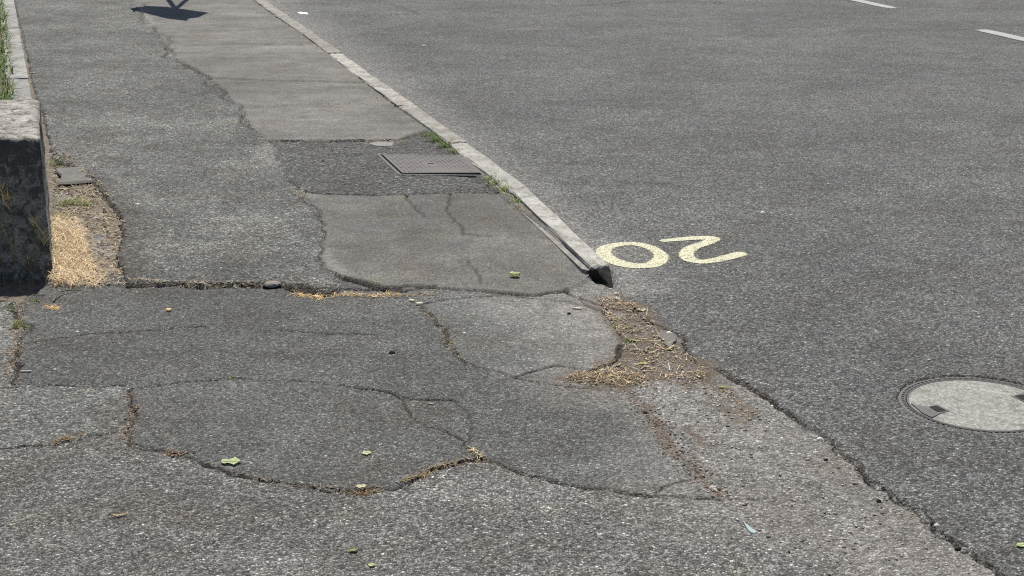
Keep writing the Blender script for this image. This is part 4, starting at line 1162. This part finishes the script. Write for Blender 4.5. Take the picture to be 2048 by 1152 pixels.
# ------------------------------------------------------------------ single things lying about
def leaf(name, px, py, z, L, W, az, col, label, cat='leaf', lobes=0, curl=.13, group=None, seed=0, veins=True, thick=.0012):
    c = P(px, py, z); rg = random.Random(seed + 100); n = 12
    if min(col) > .25: col = tuple(min(.9, q_ * 1.12) for q_ in col)
    bm = bmesh.new(); top = []
    for i in range(n + 1):
        t = i / n; hw = W * .5 * math.sin(math.pi * min(1, t * .97 + .03)) ** .7
        if lobes: hw *= 1 + .35 * math.sin(t * math.pi * lobes + seed)
        hw *= rg.uniform(.85, 1.12); row = []
        for k in (-1, -.5, 0, .5, 1):
            X = (t - .5) * L; Y = k * hw
            Z = curl * (abs(k) ** 1.5) * W * .5 + curl * L * .4 * (t - .5) ** 2 + rg.uniform(0, 1) * W * .05 + .002
            row.append(bm.verts.new((X * math.cos(az) - Y * math.sin(az), X * math.sin(az) + Y * math.cos(az), Z)))
        top.append(row)
    for a, b_ in zip(top, top[1:]):
        for k in range(4): bm.faces.new((a[k], a[k + 1], b_[k + 1], b_[k]))
    r = bmesh.ops.solidify(bm, geom=bm.faces[:], thickness=thick)
    bmesh.ops.recalc_face_normals(bm, faces=bm.faces)
    me = bpy.data.meshes.new(name); bm.to_mesh(me); bm.free(); me.polygons.foreach_set('use_smooth', [True] * len(me.polygons))
    a = me.color_attributes.new('col', 'FLOAT_COLOR', 'POINT')
    a.data.foreach_set('color', np.array([(*lum(col, rg.uniform(.85, 1.15)), 1) for _ in me.vertices], np.float32).ravel())
    o = link(name, me, M['chip']); o.location = (c[0], c[1], H(*c) + .0008)
    tag(o, label, cat, group)
    if veins:
        s = Strands()
        pa = [((t - .5) * L * math.cos(az), (t - .5) * L * math.sin(az), curl * L * .4 * (t - .5) ** 2 + .0045) for t in np.linspace(-.12, .9, 6)]
        v, f = tube(pa, .0007, 4)
        me2 = np_mesh('midrib', np.array(v), f, {'col': np.tile([*lum(col, .75), 1], (len(v), 1))}); link('midrib', me2, M['blade'], o)
    return o
leaf('leaf', 463, 930, ZD, .052, .042, .1, (.50, .56, .34), 'pale green crumpled leaf on the front edge of the dark patch', lobes=3, seed=1)
leaf('leaf', 1030, 551, ZF, .042, .034, -.4, (.50, .50, .30), 'curled cream and green leaf on the brownish patch near the kerb end', lobes=0, curl=.7, seed=2)
leaf('leaf', 733, 909, ZC, .026, .024, .4, (.68, .66, .42), 'cream crumpled scrap of leaf in the middle of the dark patch', lobes=4, seed=3)
leaf('leaf', 722, 975, ZC, .028, .020, .2, (.72, .69, .50), 'cream scrap of leaf in the crack at the front of the dark patch', lobes=4, seed=4)
leaf('leaf', 338, 622, ZC, .022, .018, .5, (.72, .60, .36), 'small yellow dry leaf on the dark patch right of the block', lobes=2, curl=.6, seed=5)
leaf('leaf', 1284, 622, 0, .034, .026, -.3, (.66, .60, .42), 'pale dry leaf at the upper end of the brown dirt heap', lobes=4, seed=6)
leaf('leaf', 1447, 779, -.01, .034, .013, -.15, (.62, .64, .34), 'narrow yellow green leaf on the pale dirt beside the road edge', curl=.4, seed=7)
leaf('leaf', 2044, 1092, 0, .030, .020, .3, (.50, .58, .28), 'green leaf on the road, cut by the right edge of the picture', seed=8)
leaf('leaf', 706, 1104, ZD, .024, .013, .4, (.62, .58, .36), 'pale leaf fragment in the foreground, upper one of two', curl=.6, seed=9)
leaf('leaf', 744, 1132, ZD, .020, .013, -.3, (.64, .66, .36), 'yellow leaf fragment lowest in the foreground', lobes=3, seed=10)
leaf('leaf', 862, 809, ZC, .022, .007, -.4, (.62, .54, .38), 'thin straw coloured leaf sliver above the curved crack', seed=11, curl=.3)
leaf('leaf', 1270, 685, 0, .060, .012, -.5, (.62, .56, .34), 'long dry blade lying across the brown heap, upper left one', seed=12)
leaf('leaf', 1340, 700, 0, .055, .010, 1.0, (.66, .60, .44), 'pale dry blade standing up at the right side of the brown heap', seed=13, curl=.6)
leaf('leaf', 1282, 735, -.01, .045, .020, .6, (.62, .56, .28), 'yellow crumpled blade in the lower middle of the brown heap', seed=14, lobes=3)
leaf('leaf', 1305, 690, -.01, .040, .008, .2, (.64, .58, .40), 'short pale blade in the upper middle of the brown heap', seed=15)
leaf('leaf', 195, 434, 0, .045, .012, .5, (.75, .72, .66), 'white dry blade in the soil between block and footway', seed=16)
leaf('leaf', 128, 376, 0, .060, .028, -.1, (.58, .56, .42), 'pale flat leaf beside the block above the green weeds', seed=17)
leaf('leaf', 248, 452, 0, .030, .010, -.6, (.74, .70, .60), 'small white blade at the ragged footway edge', seed=18)
leaf('leaf', 66, 147, ZF, .05, .04, .2, (.62, .58, .46), 'pale dry leaf beside the edging stones', seed=19)

def stub(name, px, py, z, L, r, az, cols, label, cat):
    c = P(px, py, z); n = 8
    path = [((t - .5) * L * math.cos(az), (t - .5) * L * math.sin(az), r * .8) for t in np.linspace(0, 1, 5)]
    v, f = tube(path, [r * .8, r, r * .95, r, r * .85], n)
    v = np.array(v); f = list(f)
    col = np.zeros((len(v), 4)); col[:, 3] = 1
    for i in range(len(v)): col[i, :3] = cols[0] if i // n < 2 else cols[1]
    me = bpy.data.meshes.new(name)
    me.from_pydata([tuple(q_) for q_ in v], [], f + [tuple(range(n))[::-1], tuple(range(4 * n, 5 * n))]); me.update()
    a = me.color_attributes.new('col', 'FLOAT_COLOR', 'POINT'); a.data.foreach_set('color', col.astype(np.float32).ravel())
    o = link(name, me, M['chip']); o.location = (c[0], c[1], H(*c) + .001)
    return tag(o, label, cat)
leaf('leaf', 242, 1035, ZD, .036, .010, .45, (.76, .66, .50), 'narrow curled cream scrap of leaf in the left foreground', curl=.8, seed=31)
stub('cigarette_butt', 632, 596, ZC, .030, .0045, -.4, ((.62, .36, .12), (.72, .60, .40)), 'orange cigarette butt in the straw filled crack', 'cigarette butt')
stub('wood_chip', 1154, 619, ZC, .034, .0040, -.35, ((.58, .46, .38), (.64, .54, .46)), 'pinkish stub of wood on the small patch below the kerb end', 'wood chip')
stub('wood_chip', 824, 604, ZC, .020, .0045, -.4, ((.74, .66, .52), (.72, .62, .48)), 'pale wood chip below the open crack, left one of the pair', 'wood chip')
stub('wood_chip', 838, 611, ZC, .020, .0052, .3, ((.78, .66, .50), (.74, .64, .50)), 'pale wood chip below the open crack, right one of the pair', 'wood chip')
stub('wood_chip', 749, 596, ZC, .018, .0036, .0, ((.7, .6, .46), (.74, .64, .5)), 'flat pale wood chip in the straw of the open crack', 'wood chip')
stub('wood_chip', 52, 745, ZC, .035, .0028, .1, ((.44, .42, .38), (.5, .47, .42)), 'grey splinter beside the dirt filled joint at the left edge', 'wood chip')
# fallen stem
tp = PP([(107, 606), (112, 599), (122, 591), (138, 586), (163, 582)], ZC)
v, f = tube([(a - tp[0][0], b_ - tp[0][1], .004 + .010 * math.sin(i * .8)) for i, (a, b_) in enumerate(tp)], [.003, .003, .0028, .0026, .0018], 6)
me = np_mesh('fallen_stem', np.array(v), f, {'col': np.tile([.13, .11, .07, 1], (len(v), 1))})
o = link('fallen_stem', me, M['chip']); o.location = (*tp[0], H(*tp[0])); tag(o, 'thin curved brown stem lying right of the block shadow', 'twig')

def stone(px, py, z, r, col, label, seed, sq=(1, .8, .6), name='pebble', group=None):
    c = P(px, py, z); bm = blob((0, 0, r * .35), r, seed, sq, 2, .10)
    rg = random.Random(seed)
    for v in bm.verts:                                   # a few flat broken faces
        for (nx_, ny_2, nz_2, dd) in ((.6, .3, .74, .75), (-.7, .2, .68, .8), (.1, -.9, .4, .72)):
            q_ = v.co.x * nx_ + v.co.y * ny_2 + (v.co.z - r * .35) * nz_2
            if q_ > dd * r * .8: v.co -= Vector((nx_, ny_2, nz_2)) * (q_ - dd * r * .8)
    me = bpy.data.meshes.new(name); bm.to_mesh(me); bm.free()
    a = me.color_attributes.new('col', 'FLOAT_COLOR', 'POINT'); a.data.foreach_set('color', np.tile([*col, 1], (len(me.vertices), 1)).astype(np.float32).ravel())
    o = link(name, me, M['chip']); o.location = (c[0], c[1], H(*c)); return tag(o, label, 'stone', group)
stone(784, 708, ZC, .0125, (.06, .06, .06), 'dark square stone alone in the middle of the driveway patch', 1)
stone(155, 665, ZC, .0075, (.62, .60, .55), 'white oval pebble on the dark patch below the block', 2)
stone(110, 741, ZC, .0060, (.62, .60, .55), 'round white pebble near the left joint', 3)
stone(929, 671, ZC, .0085, (.55, .54, .50), 'whitish pebble on the small patch beside the diagonal crack', 4)
stone(847, 93, 0, .014, (.8, .79, .75), 'white stone far out on the road, level with the pale kerb stretch', 5)
stone(1525, 427, 0, .011, (.75, .74, .70), 'white stone on the open road above the sprayed number', 6)
stone(1233, 586, 0, .013, (.50, .40, .30), 'tan stone at the broken end of the kerb', 7)
stone(1338, 675, -.01, .014, (.58, .57, .52), 'whitish stone below the dark lip right of the brown heap', 8)
stone(1138, 629, ZC, .008, (.03, .03, .03), 'small black stone at the left of the brown heap', 9)
stone(1866, 1053, -.01, .010, (.03, .03, .03), 'black stone at the road lip, upper of the dark pair at the bottom right', 10)
stone(1873, 1061, -.01, .008, (.45, .44, .41), 'pale stone touching the black stone at the road lip', 11)
stone(1916, 1099, -.01, .010, (.03, .032, .03), 'black stone at the road lip nearest to the bottom right corner', 12)
stone(1757, 1005, -.01, .008, (.03, .03, .03), 'single black stone on the reddish dirt right of centre', 13)
stone(1652, 922, -.01, .007, (.03, .03, .03), 'small black stone on the pale dirt strip, uppermost one', 14)
stone(1545, 800, 0, .009, (.6, .59, .55), 'pale chip in the dark road lip', 15)
stone(1640, 875, 0, .010, (.6, .59, .55), 'pale chip in the road lip, lower than its twin', 16)
stone(545, 575, ZC, .034, (.20, .19, .175), 'round grey lump of loose asphalt under the footway step', 17, (1, .75, .35), 'asphalt_lump')
stone(1290, 834, -.01, .009, (.05, .045, .04), 'dark crumb in the mud channel below the heap', 18)
stone(275, 409, ZF, .012, (.55, .54, .5), 'pale smear like flat pebble on the coarse footway', 19, (1.2, .8, .3))
stone(1205, 752, -.01, .010, (.52, .48, .40), 'pale stone in the straw left below the small patch', 20)
stone(1226, 756, -.01, .008, (.50, .47, .42), 'grey stone in the straw right below the small patch', 21)
# broken slabs at the footway edge
SLABS = []
for i, (pts, zt, lb) in enumerate([
        ([(110, 342), (172, 336), (190, 368), (112, 372)], .012, 'grey broken slab beside the block, farthest one'),
        ([(108, 388), (140, 382), (150, 398), (112, 403)], .014, 'small grey broken slab beside the green weeds'),
        ([(172, 470), (218, 466), (224, 490), (178, 492)], .016, 'square grey broken slab at the footway edge'),
        ([(182, 494), (224, 492), (232, 512), (190, 516)], .010, 'dark grey broken slab nearest to the dead grass heap')]):
    SLABS.append((pts, lb))
# light stone tongue in the trench edge, grey triangle beside the lip
def flat_piece(name, pts, z, th, mat, label, cat):
    q_ = PP(pts, z); c = np.mean(q_, axis=0); ln = fractal([tuple(a) for a in q_] + [tuple(q_[0])], .12, 2, len(label))[:-1]
    bm = bmesh.new(); zt = sorted(H(a, b_) + th for a, b_ in ln); zm = zt[len(zt) * 2 // 3]
    hi = [bm.verts.new(((a - c[0]) * .93, (b_ - c[1]) * .93, zm)) for a, b_ in ln]; lo = [bm.verts.new((a - c[0], b_ - c[1], zm - th - .006)) for a, b_ in ln]
    bm.faces.new(hi)
    for k in range(len(ln)): bm.faces.new((hi[k], lo[k], lo[(k + 1) % len(ln)], hi[(k + 1) % len(ln)]))
    bmesh.ops.recalc_face_normals(bm, faces=bm.faces)
    bmesh.ops.triangulate(bm, faces=[f_ for f_ in bm.faces if len(f_.verts) > 4])
    o = bm_obj(name, bm, mat); o.location = (*c, 0); return tag(o, label, cat)
for pts, lb in SLABS:
    flat_piece('broken_slab', pts, 0, .003, M['slab'], lb, 'broken slab')['group'] = 'broken slabs beside the block'
flat_piece('mortar_patch', [(735, 287), (752, 292), (785, 292), (792, 286), (770, 283), (750, 284)], ZF, .004, M['edging'], 'pale mortar patch in the trench edge above the iron cover', 'mortar patch')
flat_piece('broken_slab', [(1318, 668), (1345, 672), (1352, 690), (1340, 705), (1328, 690)], -.008, .006, M['slab'], 'grey triangular slab between the brown heap and the road lip', 'broken slab')
# glassy plastic scrap
m_pl, nt, b = new_mat('clear_plastic'); b.inputs['Base Color'].default_value = (.42, .50, .50, 1); b.inputs['Roughness'].default_value = .25; b.inputs['Alpha'].default_value = .7
flat_piece('plastic_scrap', [(1484, 1049), (1494, 1056), (1516, 1072), (1508, 1075), (1496, 1068)], -.01, .003, m_pl, 'pale bluish plastic scrap in the right foreground', 'plastic scrap')
m_pp, nt, b = new_mat('white_paper'); b.inputs['Base Color'].default_value = (.75, .74, .70, 1)
flat_piece('paper_scrap', [(594, 26), (600, 24), (616, 26), (617, 29), (600, 28)], 0, .004, m_pp, 'white paper scrap on the far road beside the kerb', 'paper scrap')

# ------------------------------------------------------------------ unseen stand-ins past the top edge, shaped to throw the shadows
SH = math.cos(SUN_EL) / math.sin(SUN_EL)
def lift(px, py, h, z=ZF):
    a, b_ = P(px, py, z); return Vector((a, b_ + SH * (h - z), h))
HP = 2.5
pan = [(257, 18), (283, 12), (333, 14), (417, 26), (397, 35), (378, 37), (373, 42), (333, 37), (300, 29)]
top = [lift(a, b_, HP) for a, b_ in pan]; c = sum(top, Vector()) / len(top)
post = empty('shadow_panel', (c.x, c.y + 1.0, 0)); tag(post, 'unseen grey panel on two splayed legs, outline shaped for the shadow on the far footway', 'shadow caster')
pl = post.location
bm = bmesh.new(); hi = [bm.verts.new(t - pl) for t in top]; lo = [bm.verts.new(t - pl - Vector((0, 0, .025))) for t in top]
bm.faces.new(hi); bm.faces.new(lo[::-1])
for k in range(len(top)): bm.faces.new((hi[k], lo[k], lo[(k + 1) % len(top)], hi[(k + 1) % len(top)]))
bmesh.ops.recalc_face_normals(bm, faces=bm.faces); bm_obj('panel', bm, M['steel'], post)
for (px0, px1) in ((350, 336), (353, 374)):
    a = lift(px0, 17, HP - .03); b0 = Vector((*P(px1, 0, ZF), ZF))   # shadow of the leg passes here
    a0 = Vector((*P(px0, 17, ZF), 0)); dirv = (b0 - a0); dirv.z = 0
    L_ = 1.9; g = Vector((a0.x, a0.y, 0)) + dirv.normalized() * L_
    v, f = tube([tuple(a - pl), tuple((a + Vector((g.x, g.y, .0))) / 2 - pl), tuple(Vector((g.x, g.y, 0)) - pl)], .028, 8)
    link('leg', np_mesh('leg', np.array(v), f), M['steel'], post)
# unseen disc on a post, added to throw the top right corner shadow
sp = lift(2055, -2, 2.2, 0)
sg_ = empty('shadow_disc', (sp.x, sp.y, 0)); tag(sg_, 'unseen plain disc on a grey post, added for the shadow at the top right corner', 'road sign')
v, f = tube([(0, .03, 0), (0, .03, 1.2), (0, .03, 2.5)], .03, 8); link('post', np_mesh('post', np.array(v), f), M['steel'], sg_)
bm = lathe([(0, .0), (.30, .0), (.30, -.02), (0, -.02)], 32)
o = bm_obj('plate', bm, M['steel'], sg_); o.location = (0, 0, 2.2); o.rotation_euler = (R(90), 0, 0)
